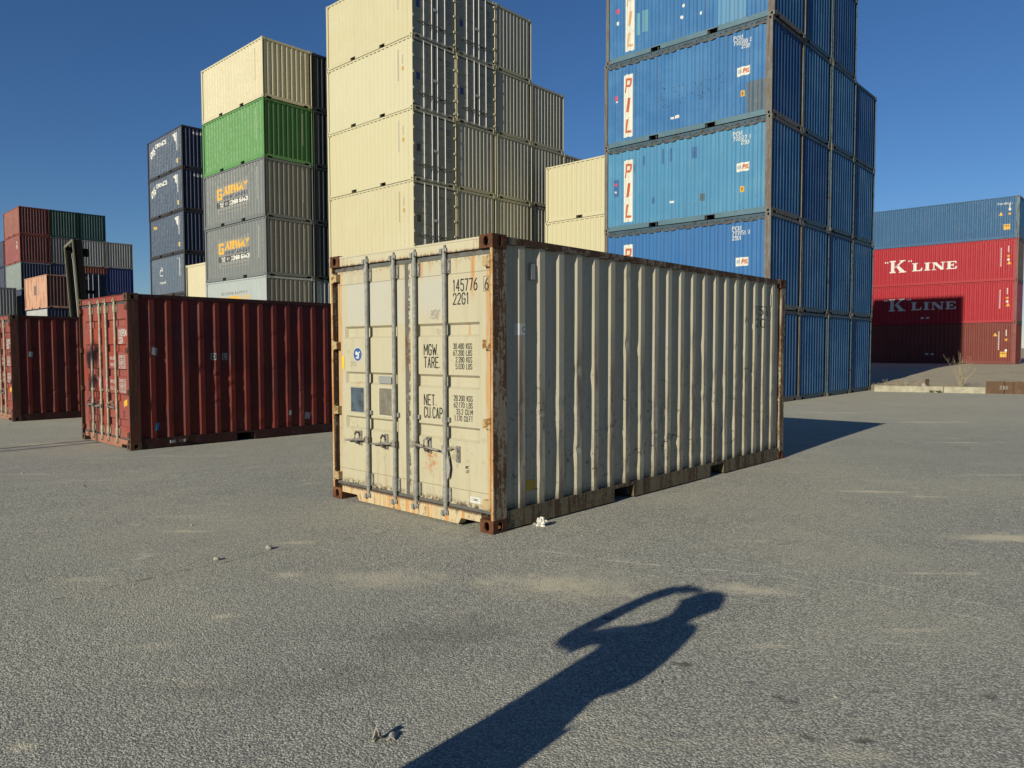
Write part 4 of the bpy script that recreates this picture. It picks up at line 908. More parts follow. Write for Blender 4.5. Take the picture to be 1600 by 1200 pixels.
for c in range(4):
    for l in range(ptop[c]):
        where = {0: 'with white banner' if l else 'with ribbed end'}.get(c, 'with ribbed end')
        body = {1: pb1, 2: pb2}.get(l, pb)
        Q = stackbox(PP, c, l, HC, f'blue open top container {where}, {["lowest", "second from ground", "third from ground", "fourth from ground", "fifth from ground", "sixth from ground"][l]}, {COLN[c]} column of blue stack',
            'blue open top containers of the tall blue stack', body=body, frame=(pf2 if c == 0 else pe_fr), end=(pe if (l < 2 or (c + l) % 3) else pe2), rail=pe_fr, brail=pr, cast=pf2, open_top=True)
        if c == 0 and l >= 1:
            fad = l in (4,); inkr = INK_FADED if l == 4 else INK_RED
            decal(Q, 'banner', poly2d([(0.0, 0.02), (0.10, 0), (0.20, 0.015), (0.30, 0), (0.39, 0.02), (0.39, 2.11), (0.29, 2.13), (0.2, 2.115), (0.1, 2.13), (0, 2.11)]), 'B', 5.27, 0.27, INK_BANNER, 0.003)
            decal(Q, 'lettering', slant(glyph_P(0.24, 0.46, 0.075), 0.14), 'B', 5.235, 1.80, inkr, 0.0055)
            decal(Q, 'lettering', slant(rect2d(0.085, 0.48), 0.14), 'B', 5.15, 1.12, inkr, 0.0055)
            decal(Q, 'lettering', slant(join2d((rect2d(0.075, 0.46), 0, 0), (rect2d(0.16, 0.075), 0.075, 0)), 0.14), 'B', 5.20, 0.42, inkr, 0.0055)
            if l < 4 or l == 5:
                decal(Q, 'logo_label', rect2d(0.43, 0.265), 'B', 1.13, 1.345, INK_BANNER, 0.003)
                decal(Q, 'logo_bars', join2d(*[(rect2d(0.022, 0.11), 0.034 * k, 0) for k in range(4)]), 'B', 1.10, 1.43, ink('ink_steel_blue', (0.22, 0.30, 0.40)), 0.005)
                text(Q, 'PIL', 0.13, 'B', 0.94, 1.42, INK_RED, 1.0, 0.04, 0.25, fit=0.22, lift=0.005)
            num = {1: ('PCIU', '797151 0', '25U1'), 2: ('PCIU', '796127 6', '25U1'), 3: ('PCIU', '796580 2', '25U1'), 4: ('PCIU', '798214 3', '25U1'), 5: ('PCIU', '795330 7', '25U1')}[l]
            stencil(Q, num[0], 0.115, 'B', 1.235, 2.46, INK_WHITE, 0.28, 0.17); stencil(Q, num[1], 0.115, 'B', 1.235, 2.31, INK_WHITE, 0.56, 0.17); stencil(Q, num[2], 0.115, 'B', 1.235 if l == 1 else 0.98, 2.16, INK_WHITE, 0.28, 0.17)
            if l in (2, 3):
                decal(Q, 'yellow_label', rect2d(0.13, 0.18), 'B', 1.0, 0.71, INK_YEL, 0.003); text(Q, '8' if l == 3 else '9', 0.12, 'B', 0.965, 0.74, INK_BLACK, 0.7, 0.02, lift=0.005)
            if l == 3:
                decal(Q, 'slate_patch', rect2d(0.66, 0.92), 'B', 0.82, 0.19, INK_PATCH_B); decal(Q, 'white_label', rect2d(0.10, 0.07), 'B', 3.42, 0.53, INK_WHITE); decal(Q, 'white_label', rect2d(0.17, 0.10), 'B', 3.28, 0.52, INK_WHITE)
                decal(Q, 'pink_label', rect2d(0.10, 0.14), 'B', 5.62, 1.62, INK_PINK); decal(Q, 'white_label', rect2d(0.08, 0.05), 'B', 5.60, 1.54, INK_WHITE)
                rs = random.Random(3); pth = []
                for k in range(60):
                    x0 = rs.uniform(1.6, 4.0); z0 = rs.uniform(0.95, 1.6); pth.append([(x0, z0), (x0 + rs.uniform(-.03, .03), z0 + rs.uniform(-.06, .06))])
                decal(Q, 'graffiti_marks', strokes2d([[(-a, b) for a, b in p] for p in pth], 0.018), 'B', 0.0, 0.0, INK_BLACK)['kind'] = 'stuff'
            if l == 2:
                for xx, zz, w, h in ((4.5, 2.10, .07, .34), (4.85, 1.95, .05, .22), (3.75, 2.02, .07, .50), (3.45, 2.05, .06, .44), (2.65, 2.02, .17, .36), (4.15, 0.78, .13, .20), (1.95, .50, .0, .0)):
                    if w: decal(Q, 'touch_up_patch', rect2d(w, h), 'B', xx, zz, INK_PATCH_D)
                decal(Q, 'touch_up_patch', rect2d(.15, .24), 'B', 2.35, 0.62, INK_PATCH_B); decal(Q, 'touch_up_patch', rect2d(.18, .58), 'B', 5.66, 1.20, INK_PATCH_D); decal(Q, 'pink_label', disc2d(.05), 'B', 5.60, 1.62, INK_PINK, 0.004); decal(Q, 'white_label', rect2d(.14, .07), 'B', 3.45, .70, INK_WHITE); decal(Q, 'white_label', disc2d(.035), 'B', 5.6, 1.36, INK_WHITE, 0.004)
            if l == 4:
                decal(Q, 'sky_patch', rect2d(0.95, 2.3), 'B', 1.85, 0.19, INK_PATCH_L); decal(Q, 'pink_label', disc2d(.06, 12, .09), 'B', 5.58, 1.75, INK_PINK); decal(Q, 'white_label', rect2d(.08, .12), 'B', 5.62, 1.28, INK_WHITE)
                decal(Q, 'teal_patch', rect2d(0.10, 0.72), 'B', 4.80, 0.72, ink('ink_teal', (0.12, 0.34, 0.45))); decal(Q, 'teal_patch', rect2d(0.22, 0.72), 'B', 4.58, 0.75, ink('ink_teal2', (0.10, 0.28, 0.38)))
                for xx, zz in ((3.05, 1.18), (3.1, 0.82), (2.42, 0.76)): decal(Q, 'white_label', disc2d(.05, 8, .06), 'B', xx, zz, INK_WHITE)

# forty foot stack on the right
KP = (34.7843, 51.2996, 0.8365, 0.475)
U, V = vd(KP[2])
kr = paint('crimson_body', (0.36, 0.010, 0.022), 0.10, (0.40, 0.03, 0.045), 0.15, 0.06, 0.02, 0.35, 0.45, 0.2)
km = paint('maroon_body', (0.17, 0.033, 0.025), 0.12, (0.19, 0.06, 0.05), 0.2, 0.1, 0.03, 0.3)
kb = paint('teal_blue_body', (0.026, 0.105, 0.235), 0.14, (0.05, 0.14, 0.27), 0.25, 0.2, 0.06, 0.5)
kfr = paint('dull_red_frame', (0.20, 0.05, 0.04), 0.15, None, 0.3, 0.3, 0.15, 0.4)
SER = {'K': [[(0,0),(.42,0),(.42,.10),(.33,.10),(.33,.9),(.42,.9),(.42,1),(0,1),(0,.9),(.09,.9),(.09,.10),(0,.10)], [(.33,.42),(.80,.92),(.70,.92),(.70,1),(1.12,1),(1.12,.92),(1.0,.92),(.56,.52)], [(.42,.56),(.62,.62),(1.08,.09),(1.18,.09),(1.18,0),(.66,0),(.66,.08),(.74,.08)]],
       'L': [[(0,0),(.95,0),(1.0,.38),(.90,.38),(.78,.13),(.42,.13),(.42,.9),(.55,.9),(.55,1),(0,1),(0,.9),(.13,.9),(.13,.1),(0,.1)]],
       'I': [[(0,0),(.52,0),(.52,.1),(.40,.1),(.40,.9),(.52,.9),(.52,1),(0,1),(0,.9),(.12,.9),(.12,.1),(0,.1)]],
       'N': [[(0,0),(.36,0),(.36,.1),(.23,.1),(.23,.74),(.78,0),(1.02,0),(1.02,.9),(1.15,.9),(1.15,1),(.78,1),(.78,.9),(.91,.9),(.91,.30),(.38,1),(0,1),(0,.9),(.12,.9),(.12,.1),(0,.1)]],
       'E': [[(0,0),(.95,0),(1.0,.34),(.90,.34),(.80,.12),(.40,.12),(.40,.45),(.58,.45),(.60,.34),(.68,.34),(.68,.68),(.60,.68),(.58,.57),(.40,.57),(.40,.88),(.78,.88),(.86,.70),(.95,.70),(.92,1),(0,1),(0,.9),(.12,.9),(.12,.1),(0,.1)]]}
from mathutils.geometry import tessellate_polygon
def glyph(ch, w, h):
    V2 = []; F2 = []; mw = max(x for p in SER[ch] for x, _ in p)
    for p in SER[ch]:
        n = len(V2); V2 += [(x * w / mw, y * h) for x, y in p]
        for t in tessellate_polygon([[Vector((x, y, 0)) for x, y in p]]): F2.append(tuple(n + i for i in t))
    return V2, F2
KL = [(km, 'maroon forty foot container at the bottom of the right hand stack'), (kr, 'crimson forty foot container with white lettering half in shadow'), (kr, 'crimson forty foot container with white lettering in full sun'), (kb, 'blue forty foot container on top of the crimson ones')]
for l, (mt, lab) in enumerate(KL):
    p = Vector((KP[0], KP[1], KP[3])) + U * CW
    Q = container('c', lab, 'shipping container', 'forty foot containers of the right hand stack', p.x, p.y, KP[3] + l * HC, KP[2] + pi / 2, L=12.192, H=HC, body=mt, frame=kfr if l < 3 else pf, end=(mt, paint('purple_end', (0.20, 0.05, 0.09)), paint('dark_grey_end', (0.10, 0.10, 0.09)), kb)[l], rail=mt, brail=mt, cast=kfr if l < 3 else pf2)
    if l in (1, 2):
        decal(Q, 'lettering', glyph('K', 1.14, 0.92), 'B', 8.16, 1.02, INK_WHITE, 0.004)
        for ch, a, w, h in (('L', 6.62, 0.70, 0.60), ('I', 5.80, 0.40, 0.58), ('N', 5.30, 0.85, 0.56), ('E', 4.36, 0.68, 0.56)): decal(Q, 'lettering', glyph(ch, w, h), 'B', a, 1.05, INK_WHITE, 0.004)
        for a in (8.46, 6.84):
            for d_ in (0, 0.15): decal(Q, 'lettering', disc2d(0.05, 8, 0.065), 'B', a - d_, 1.83, INK_WHITE, 0.004)
    decal(Q, 'code_strip', join2d(*[(rect2d(0.07, 0.08), 0, -0.11 * k) for k in range(12)]), 'B', 1.05, 2.2 if l < 3 else 2.4, INK_WHITE_W) if l < 3 else text(Q, 'TTNU 490214 3', 0.14, 'B', 1.35, 2.35, INK_WHITE_W, 0.7, 0.01)
    decal(Q, 'code_strip', join2d(*[(rect2d(0.07, 0.08), 0, -0.11 * k) for k in range(4)]), 'B', 0.62, 2.3, INK_WHITE_W)
    tz = (1.95, 1.12, 1.12, 1.62)[l]; ta = (1.36, 0.66, 0.66, 1.22)[l]
    decal(Q, 'warning_triangle', poly2d([(0, 0), (0.26, 0), (0.13, 0.24)]), 'B', ta, tz, INK_YEL, 0.004)
    decal(Q, 'orange_label', rect2d(0.15, 0.15), 'B', 0.66, 1.62, ink('ink_amber', (0.65, 0.30, 0.02)), 0.004); decal(Q, 'white_label', disc2d(0.08, 8, 0.09), 'B', 0.58, (0.95 if l == 0 else 1.45 if l < 3 else 2.0), INK_WHITE, 0.004)
    if l in (0, 3): decal(Q, 'yellow_label', rect2d(0.38, 0.38), 'B', 0.92, 0.48 if l == 0 else 0.62, INK_YEL, 0.004); text(Q, 'HIGH', 0.10, 'B', 0.88, 0.70 if l == 0 else 0.84, INK_BLACK, 0.8, 0.02, fit=0.3, lift=0.006)
    if l < 2: 
        for a in (5.6, 5.25): decal(Q, 'white_label', rect2d(0.20, 0.12), 'B', a + (0.35 if l else 0), 0.62 if l == 0 else 0.40, INK_WHITE, 0.004)

# distant pile on the far left
FH = 2.591
FP = (-45.9231, 69.8409, 0.8001, 9.8526 - 4 * FH)
def fm(n, c): return paint(n, c, 0.14, None, 0.35, 0.3, 0.08, 0.4)
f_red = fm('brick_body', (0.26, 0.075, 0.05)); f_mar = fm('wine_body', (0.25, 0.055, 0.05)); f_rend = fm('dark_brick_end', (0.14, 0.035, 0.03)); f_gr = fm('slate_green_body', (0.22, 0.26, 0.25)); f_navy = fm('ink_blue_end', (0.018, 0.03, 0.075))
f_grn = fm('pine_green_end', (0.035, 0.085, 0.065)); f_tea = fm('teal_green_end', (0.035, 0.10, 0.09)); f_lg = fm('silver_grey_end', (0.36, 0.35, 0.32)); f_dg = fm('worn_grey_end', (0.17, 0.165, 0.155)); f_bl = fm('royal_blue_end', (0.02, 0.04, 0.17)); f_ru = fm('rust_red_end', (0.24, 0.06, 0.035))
cols = [[(f_navy, f_navy, 'navy'), (f_gr, f_navy, 'green grey'), (f_navy, f_navy, 'dark navy'), (f_gr, f_navy, 'pale slate navy ended'), (f_mar, f_rend, 'wine red'), (f_red, f_rend, 'brick red')],  # slate green bodies get navy end panels: shade put into the end colour
        [(f_navy, f_navy, 'navy'), (f_dg, f_dg, 'worn grey'), (f_navy, f_navy, 'dark blue'), (f_navy, f_navy, 'navy ribbed'), (f_dg, f_dg, 'stained grey'), (f_grn, f_grn, 'dark green')],
        [(f_navy, f_navy, 'navy'), (f_navy, f_navy, 'blue'), (f_navy, f_navy, 'dark blue'), (f_ru, f_ru, 'rust red'), (f_lg, f_lg, 'silver grey'), (f_tea, f_tea, 'teal green')],
        [(f_navy, f_navy, 'navy'), (f_bl, f_bl, 'blue'), (f_dg, f_dg, 'grey'), (f_bl, f_bl, 'royal blue'), (f_lg, f_lg, 'pale grey')]]
for c, lst in enumerate(cols):
    for l, (mt, me_, nm) in enumerate(lst):
        Q = stackbox(FP, c, l, FH, f'{nm} container, {ORD[len(lst)-1-l]}, {COLN[c]} column of the distant left pile', 'containers of the distant left pile', body=mt, frame=mt, end=me_, lod=2)
        if c == 0 and l == 4: text(Q, 'S', 0.7, 'B', 1.4, 1.3, INK_WHITE_W, 0.7, 0.02)
FP2 = (FP[0] + vd(FP[2])[1].x * 6.3, FP[1] + vd(FP[2])[1].y * 6.3, FP[2], FP[3])
for l in range(5): stackbox(FP2, 0, l, FH, f'dark slate container {ORD[4-l]} in the column behind the distant brick red one', 'containers of the distant left pile', body=f_navy, frame=f_navy, end=f_navy, lod=2)
PE = (-35.9231, 57.6433, 0.82, 4.8722 - FH)
def peach_extra(s, col, xyz, co):
    n = s.noise(s.vec(co, (4, 4, 0.6)), 1.2, 4, 0.6); return s.mix(s.ramp(n, 0.48, 0.62), col, kk((0.42, 0.17, 0.10)))
f_pe = paint('salmon_body', (0.60, 0.34, 0.22), 0.2, (0.62, 0.42, 0.30), 0.2, 0.1, 0.2, 0.4, 0.5, 0.2, peach_extra); f_pend = fm('brown_end', (0.13, 0.055, 0.045)); f_wh = fm('dirty_white_body', (0.42, 0.43, 0.42))
Q = stackbox(PE, 0, 1, FH, 'sun bleached salmon container with dark brown end on top of a white one', 'containers of the distant left pile', body=f_pe, frame=f_pe, end=f_pend, lod=2)
decal(Q, 'brown_patch', rect2d(0.75, 0.75), 'B', 3.45, 1.1, ink('ink_brown', (0.17, 0.09, 0.07)), 0.004)
stackbox(PE, 0, 0, FH, 'dirty white container under the salmon one', 'containers of the distant left pile', body=f_wh, frame=f_navy, end=f_navy, lod=2)
ND = (-34.2, 58.25, 0.82, -0.10); plain('white_rod', (0.55, 0.55, 0.55), 0.4, 0.2)
for l in range(3):
    Q = stackbox(ND, 0, l, FH, f'navy container with white locking bars, {ORD[2-l]}, beside the salmon container', 'navy containers with white bars', body=f_navy, frame=f_navy, end=f_navy, door_end=True, door=f_navy, rodm=MATS['white_rod'], lod=2, cast=f_navy, header=f_navy, sill=f_navy)
    text(Q, 'TRITON', 0.2, 'D', 2.1, 2.1, INK_WHITE_W, 0.8)
SG = (-46.15, 65.2, 0.82, -0.60); f_sg = fm('cement_grey_end', (0.30, 0.30, 0.28))
for l in range(3): stackbox(SG, 0, l, FH, f'cement grey container {ORD[2-l]} in the short stack at the left edge', 'cement grey containers at the left edge', body=f_sg, frame=f_sg, end=f_sg, lod=2)

# ------------------------------------------------------------------ ground
def rect_dist(px, py, x, y, yaw, u0, u1, v0, v1):
    c, s = cos(yaw), sin(yaw); dx, dy = px - x, py - y; u = c*dx + s*dy; v = -s*dx + c*dy
    return math.hypot(max(u0 - u, 0, u - u1), max(v0 - v, 0, v - v1))
PADS = [((HX, HY, HYAW), (-6, 6.1, -6, 2.5), 0.0), ((B.location.x, B.location.y, 0.8118), (0, 6.1, 0, 2.45), -0.055), ((C.location.x, C.location.y, 0.82), (0, 6.1, 0, 2.45), -0.132),
        (PP[:3], (0, 10.2, 0, 6.1), PP[3]), (GP[:3], (0, 5.1, 0, 6.1), GP[3]), (CP[:3], (0, 12.6, 0, 6.1), CP[3]), (NP[:3], (0, 2.6, 0, 6.1), NP[3]), ((C2[0], C2[1], C2[2]), (0, 2.5, 0, 6.1), C2[3]),
        ((-18.8, 37.3, 0.81), (0, 6.1, 0, 2.45), 0.2), (FP[:3], (0, 10.2, 0, 12.5), FP[3]), (PE[:3], (0, 2.5, 0, 6.1), PE[3]), (ND[:3], (0, 2.5, 0, 6.1), ND[3]), (SG[:3], (0, 2.5, 0, 6.1), SG[3])]
def gh(x, y):
    a = b = 0.0
    for (px, py, yw), (u0, u1, v0, v1), z in PADS:
        d = rect_dist(x, y, px, py, yw, u0, u1, v0, v1)
        w = 1.0 / (max(0, d - 0.25) ** 2.5 + 0.004); a += w * z; b += w
    w = 1.0 / 60.0 ** 2; return (a - 0.0 * w) / (b + w)
xs = [-1500, -600, -250, -140, -100] + [-80 + 2 * i for i in range(20)] + [-40 + 0.6 * i for i in range(117)] + [30.2 + 2 * i for i in range(20)] + [75, 100, 160, 300, 700, 1500]
ys = [-600, -200, -80, -40, -20] + [-12 + i for i in range(12)] + [0.6 * i for i in range(134)] + [82, 85, 90, 100, 130, 200, 400, 900, 2500]
vs = [(x, y, gh(x, y)) for y in ys for x in xs]; nx = len(xs)
m = MB(); m.add(vs, [(j*nx+i, j*nx+i+1, (j+1)*nx+i+1, (j+1)*nx+i) for j in range(len(ys)-1) for i in range(nx-1)], True)
def gnd(px, py):      # photo pixel to ground point, used for measuring only
    v = _R * ((px - 800) / 1159.6266) + _U * ((600 - py) / 1159.6266) + _f; t = -1.6066 / v.z; return v.x * t, v.y * t
s = NT('asphalt'); tc = s.n("ShaderNodeTexCoord").outputs['Object']
sp = s.n("ShaderNodeSeparateXYZ"); s.set(sp.inputs[0], tc)
wv = s.n("ShaderNodeVectorMath", operation='ADD'); s.set(wv.inputs[0], tc); wn = s.n("ShaderNodeTexNoise"); s.set(wn.inputs['Vector'], tc); wn.inputs['Scale'].default_value = 60
ws = s.n("ShaderNodeVectorMath", operation='SCALE'); s.set(ws.inputs[0], wn.outputs[1]); ws.inputs['Scale'].default_value = 0.012; s.set(wv.inputs[1], ws.outputs[0]); wt = wv.outputs[0]
v1 = s.n("ShaderNodeTexVoronoi"); s.set(v1.inputs['Vector'], wt); v1.inputs['Scale'].default_value = 88; v2 = s.n("ShaderNodeTexVoronoi"); s.set(v2.inputs['Vector'], wt); v2.inputs['Scale'].default_value = 190
def lum(o): q = s.n("ShaderNodeSeparateColor"); s.set(q.inputs[0], o); return q.outputs[0]
c1, c2 = lum(v1.outputs['Color']), lum(v2.outputs['Color']); grain = v1.outputs['Distance']; g2 = v2.outputs['Distance']
fine = s.noise(tc, 190, 3, 0.7); mid = s.noise(tc, 27, 5, 0.75); big = s.noise(tc, 0.55, 6, 0.65); huge = s.noise(tc, 0.13, 4, 0.55); patch = s.noise(tc, 2.1, 6, 0.7)
drag = s.noise(s.vec(tc, (0.35, 2.2, 1)), 1.2, 6, 0.65)
stone = s.math('ADD', s.math('MULTIPLY', c1, 0.55), s.math('MULTIPLY', c2, 0.45))
col = s.mix(s.ramp(stone, 0.15, 0.85), (0.20, 0.198, 0.174), (0.575, 0.56, 0.465))
col = s.mix(s.math('MULTIPLY', s.ramp(grain, 0.42, 0.66), 0.72), col, (0.085, 0.086, 0.08))
col = s.mix(s.math('MULTIPLY', s.ramp(mid, 0.46, 0.70), 0.35), col, (0.13, 0.132, 0.12))
col = s.mix(s.math('MULTIPLY', s.ramp(patch, 0.50, 0.72), 0.30), col, (0.16, 0.162, 0.15))
col = s.mix(s.math('MULTIPLY', s.ramp(big, 0.42, 0.68), 0.42), col, (0.37, 0.355, 0.275))
col = s.mix(s.math('MULTIPLY', s.ramp(huge, 0.55, 0.40), 0.30), col, (0.20, 0.205, 0.195))
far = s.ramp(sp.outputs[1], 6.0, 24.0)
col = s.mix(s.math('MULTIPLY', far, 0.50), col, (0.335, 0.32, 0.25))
dm = s.math('MULTIPLY', s.ramp(drag, 0.58, 0.70), s.ramp(s.noise(tc, 0.35, 3), 0.42, 0.6)); dm = s.math('MULTIPLY', dm, s.ramp(stone, 0.25, 0.7, 0.3, 1.0))
col = s.mix(s.math('MULTIPLY', dm, 0.6), col, (0.48, 0.44, 0.33))
sp1 = s.noise(tc, 1.5, 6, 0.75); col = s.mix(s.math('MULTIPLY', s.ramp(sp1, 0.60, 0.72), 0.60), col, (0.52, 0.485, 0.385))
ol = s.noise(tc, 1.1, 5, 0.8, 0.3); col = s.mix(s.math('MULTIPLY', s.ramp(ol, 0.31, 0.26), 0.45), col, (0.08, 0.08, 0.075))
pit = s.voro(tc, 6.5); col = s.mix(s.math('MULTIPLY', s.ramp(pit, 0.055, 0.03), 0.8), col, (0.06, 0.06, 0.055))
hc = s.n("ShaderNodeTexVoronoi", feature='DISTANCE_TO_EDGE'); hcv = s.n("ShaderNodeVectorMath", operation='ADD'); s.set(hcv.inputs[0], tc); hn = s.n("ShaderNodeTexNoise"); s.set(hn.inputs['Vector'], tc); hn.inputs['Scale'].default_value = 2.2; hn.inputs['Detail'].default_value = 5
s.set(hcv.inputs[1], hn.outputs[1]); s.set(hc.inputs['Vector'], hcv.outputs[0]); hc.inputs['Scale'].default_value = 0.42
hm = s.math('MULTIPLY', s.ramp(hc.outputs[0], 0.0035, 0.001), s.ramp(s.noise(tc, 0.6, 4), 0.50, 0.58)); col = s.mix(s.math('MULTIPLY', hm, 0.55), col, (0.09, 0.088, 0.08))
def scratch(px0, py0, px1, py1, w, k, wob=0.10, seed=0):
    global col
    a, b = Vector(gnd(px0, py0)), Vector(gnd(px1, py1)); l = (b - a).length
    mp = s.n("ShaderNodeMapping"); mp.vector_type = 'TEXTURE'; s.set(mp.inputs[0], tc); mp.inputs[1].default_value = (a.x, a.y, 0); mp.inputs[2].default_value = (0, 0, math.atan2(b.y - a.y, b.x - a.x))
    q = s.n("ShaderNodeSeparateXYZ"); s.set(q.inputs[0], mp.outputs[0])
    off = s.math('MULTIPLY', s.math('SUBTRACT', s.noise(s.vec(tc, (1, 1, 1), (seed * 3.1, 0, 0)), 1.1, 5, 0.65), 0.5), wob * 2)
    d = s.math('ABSOLUTE', s.math('ADD', q.outputs[1], off)); w *= 1.7; m_ = s.math('MULTIPLY', s.ramp(d, w, w * 0.2), s.math('MULTIPLY', s.ramp(q.outputs[0], 0, l * 0.1), s.ramp(q.outputs[0], l, l * 0.85)))
    m_ = s.math('MULTIPLY', m_, s.ramp(s.noise(s.vec(tc, (1, 1, 1), (0, seed * 1.7, 0)), 3.0, 5, 0.75), 0.45, 0.60)); col = s.mix(s.math('MULTIPLY', m_, k), col, (0.56, 0.53, 0.44))
for i, a_ in enumerate(((880, 868, 1250, 905, .012, .8), (1080, 862, 1610, 958, .010, .7), (1100, 872, 1610, 985, .010, .6), (820, 856, 1030, 884, .009, .7), (1150, 900, 1500, 960, .008, .5), (1000, 1012, 1330, 1018, .006, .4), (1260, 1000, 1640, 1012, .01, .45), (900, 1035, 1010, 1055, .006, .6), (890, 1040, 985, 1062, .005, .6))): scratch(*a_, seed=i)
def blob(cx, cy, rx, ry, rot=0.0, k=1.0, soft=0.5, nf=2.4, na=2.0):
    mp = s.n("ShaderNodeMapping"); mp.vector_type = 'TEXTURE'; s.set(mp.inputs[0], tc); mp.inputs[1].default_value = (cx, cy, 0); mp.inputs[2].default_value = (0, 0, rot); mp.inputs[3].default_value = (rx, ry, 1000)
    ln = s.n("ShaderNodeVectorMath", operation='LENGTH'); s.set(ln.inputs[0], mp.outputs[0])
    d = s.math('ADD', ln.outputs['Value'], s.math('MULTIPLY', s.math('SUBTRACT', s.noise(tc, nf / max(rx, ry), 5, 0.7), 0.5), na))
    return s.math('MULTIPLY', s.ramp(d, 1.0, 1.0 - soft), k)
SAND = [(*gnd(px, py), rx, ry, ro, k) for px, py, rx, ry, ro, k in ((870, 915, .55, .26, -.2, .8), (1165, 920, .36, .12, -.3, .8), (1565, 840, .55, .14, 0, .95), (1355, 768, .42, .07, -.1, .95), (1450, 776, .28, .05, -.05, .9), (1437, 896, .14, .035, 0, .8), (1497, 896, .20, .03, 0, .7),
    (450, 898, .13, .07, 0, .7), (600, 905, .55, .22, 0, .5), (345, 963, .10, .05, .2, .7), (290, 830, .22, .05, 0, .6), (470, 848, .25, .06, 0, .5), (30, 1168, .08, .04, 0, .7), (1420, 985, .18, .04, 0, .5), (1200, 1010, .16, .04, 0, .5), (960, 985, .3, .05, 0, .4), (1180, 845, .2, .04, 0, .5), (1120, 730, .5, .08, 0, .5), (80, 690, .8, .12, 0, .5), (60, 735, .5, .1, 0, .4), (1500, 690, .8, .10, 0, .6), (1560, 742, .6, .06, 0, .6), (1450, 655, 1.4, .22, 0, .5), (1300, 640, 1.6, .2, 0, .5), (900, 1120, .12, .05, 0, .35), (1330, 1180, .2, .06, 0, .4), (240, 1010, .2, .06, .1, .35), (140, 905, .3, .06, 0, .4))]
for cx, cy, rx, ry, ro, k in SAND:
    col = s.mix(blob(cx, cy, rx * 1.25, ry * 1.3, ro, k, 0.98), col, (0.50, 0.455, 0.34))
for cx, cy, rx, ry, ro, k in (*[(*gnd(px, py), rx, ry, ro, k) for px, py, rx, ry, ro, k in ((1068, 1038, .075, .035, -.1, .9), (950, 966, .05, .035, 0, .9), (1262, 1152, .05, .025, -.8, .85), (1350, 1158, .06, .03, .1, .9), (1216, 1088, .04, .03, 0, .7), (1232, 1096, .06, .03, -.3, .7), (1170, 1066, .035, .015, 0, .7), (1103, 898, .035, .015, 0, .8), (1245, 1112, .03, .015, 0, .6), (740, 785, .05, .02, 0, .5))], (-0.4, 4.1, 0.7, 0.35, 0.3, 0.30), (-1.0, 3.5, 0.9, 0.25, 0.2, 0.22), (2.2, 3.35, 0.05, 0.04, 0, .7), (1.7, 3.4, 0.05, 0.02, 0, .7)):
    col = s.mix(blob(cx, cy, rx * 0.95, ry * 0.95, ro, k * 0.8, 0.5, 4.5, 2.6) if rx < 0.3 else blob(cx, cy, rx, ry, ro, k, 0.9, 4.0, 2.4), col, (0.055, 0.054, 0.052))
s.set(s.b.inputs['Base Color'], col); s.b.inputs['Roughness'].default_value = 0.9; s.b.inputs['Specular IOR Level'].default_value = 0.2
h = s.math('ADD', s.math('MULTIPLY', grain, -0.8), s.math('MULTIPLY', g2, -0.35)); h = s.math('ADD', h, s.math('MULTIPLY', mid, 1.3)); h = s.math('ADD', h, s.math('MULTIPLY', c1, 0.35))
h = s.math('MULTIPLY', h, s.ramp(sp.outputs[1], 26.0, 3.0, 0.30, 1.0))
s.set(s.b.inputs['Normal'], s.bump(h, 0.62, 0.009))
tag(obj('ground', m, s.m), kind='structure')

# crack sealed lines in the asphalt
def crack(pts, w, name='asphalt_crack'):
    m = MB(); r = random.Random(len(pts)); P = []
    for (x0, y0), (x1, y1) in zip(pts, pts[1:]):
        n = max(2, int(math.hypot(x1-x0, y1-y0) / 0.06))
        for i in range(n): t = i / n; P.append((x0+(x1-x0)*t + r.uniform(-.012, .012), y0+(y1-y0)*t + r.uniform(-.012, .012)))
    for a, b in zip(P, P[1:]):
        if r.random() < 0.5: continue
        l = math.hypot(b[0]-a[0], b[1]-a[1]) or 1; nx_, ny_ = -(b[1]-a[1])/l, (b[0]-a[0])/l; ww = w * r.uniform(0.3, 1)
        z = lambda q: gh(*q) + 0.004
        m.quad((a[0]-nx_*ww, a[1]-ny_*ww, z(a)), (b[0]-nx_*ww, b[1]-ny_*ww, z(b)), (b[0]+nx_*ww, b[1]+ny_*ww, z(b)), (a[0]+nx_*ww, a[1]+ny_*ww, z(a)))
    return tag(obj(name, m, plain('crack_dark', (0.045, 0.043, 0.04), 0.9)), kind='structure')
crack([(-3.45, 4.15), (-2.9, 4.75), (-2.26, 5.45), (-1.7, 6.05), (-0.8, 6.55), (-0.3, 6.75)], 0.0035)

# raised gravel ground beyond the kerb, the kerb itself
K0 = Vector((14.19, 29.02)); KD = Vector((0.922, -0.386)).normalized(); KN = Vector((0.26, 0.966)).normalized()
def gk(a, b): p = K0 + KD * a + KN * b; return p.x, p.y
def ghg(a, b):
    t = min(1, b / 21.0); t = t * t * (3 - 2 * t); base = 0.10 + (KP[3] - 0.004 - 0.10) * t; return base + 0.02 * sin(a * 1.3 + b) * (1 - t) * min(1, b)
m = MB(); aa = [0.06, 0.4] + [1 + 0.8 * i for i in range(40)] + [40, 60, 120, 400, 1200]; bb = [0.16, 0.5, 1, 1.5, 2, 3, 4, 5, 7, 9, 12, 15, 18, 21, 26, 32, 40, 60, 120, 500, 2300]
vs = []
for b in bb:
    for a in aa: x, y = gk(a - (3.0 * min(1, max(0, b - 12) / 20) if a < 0.5 else 0), b); vs.append((x, y, ghg(a, b)))
n = len(aa); m.add(vs, [(j*n+i, j*n+i+1, (j+1)*n+i+1, (j+1)*n+i) for j in range(len(bb)-1) for i in range(n-1)], True)
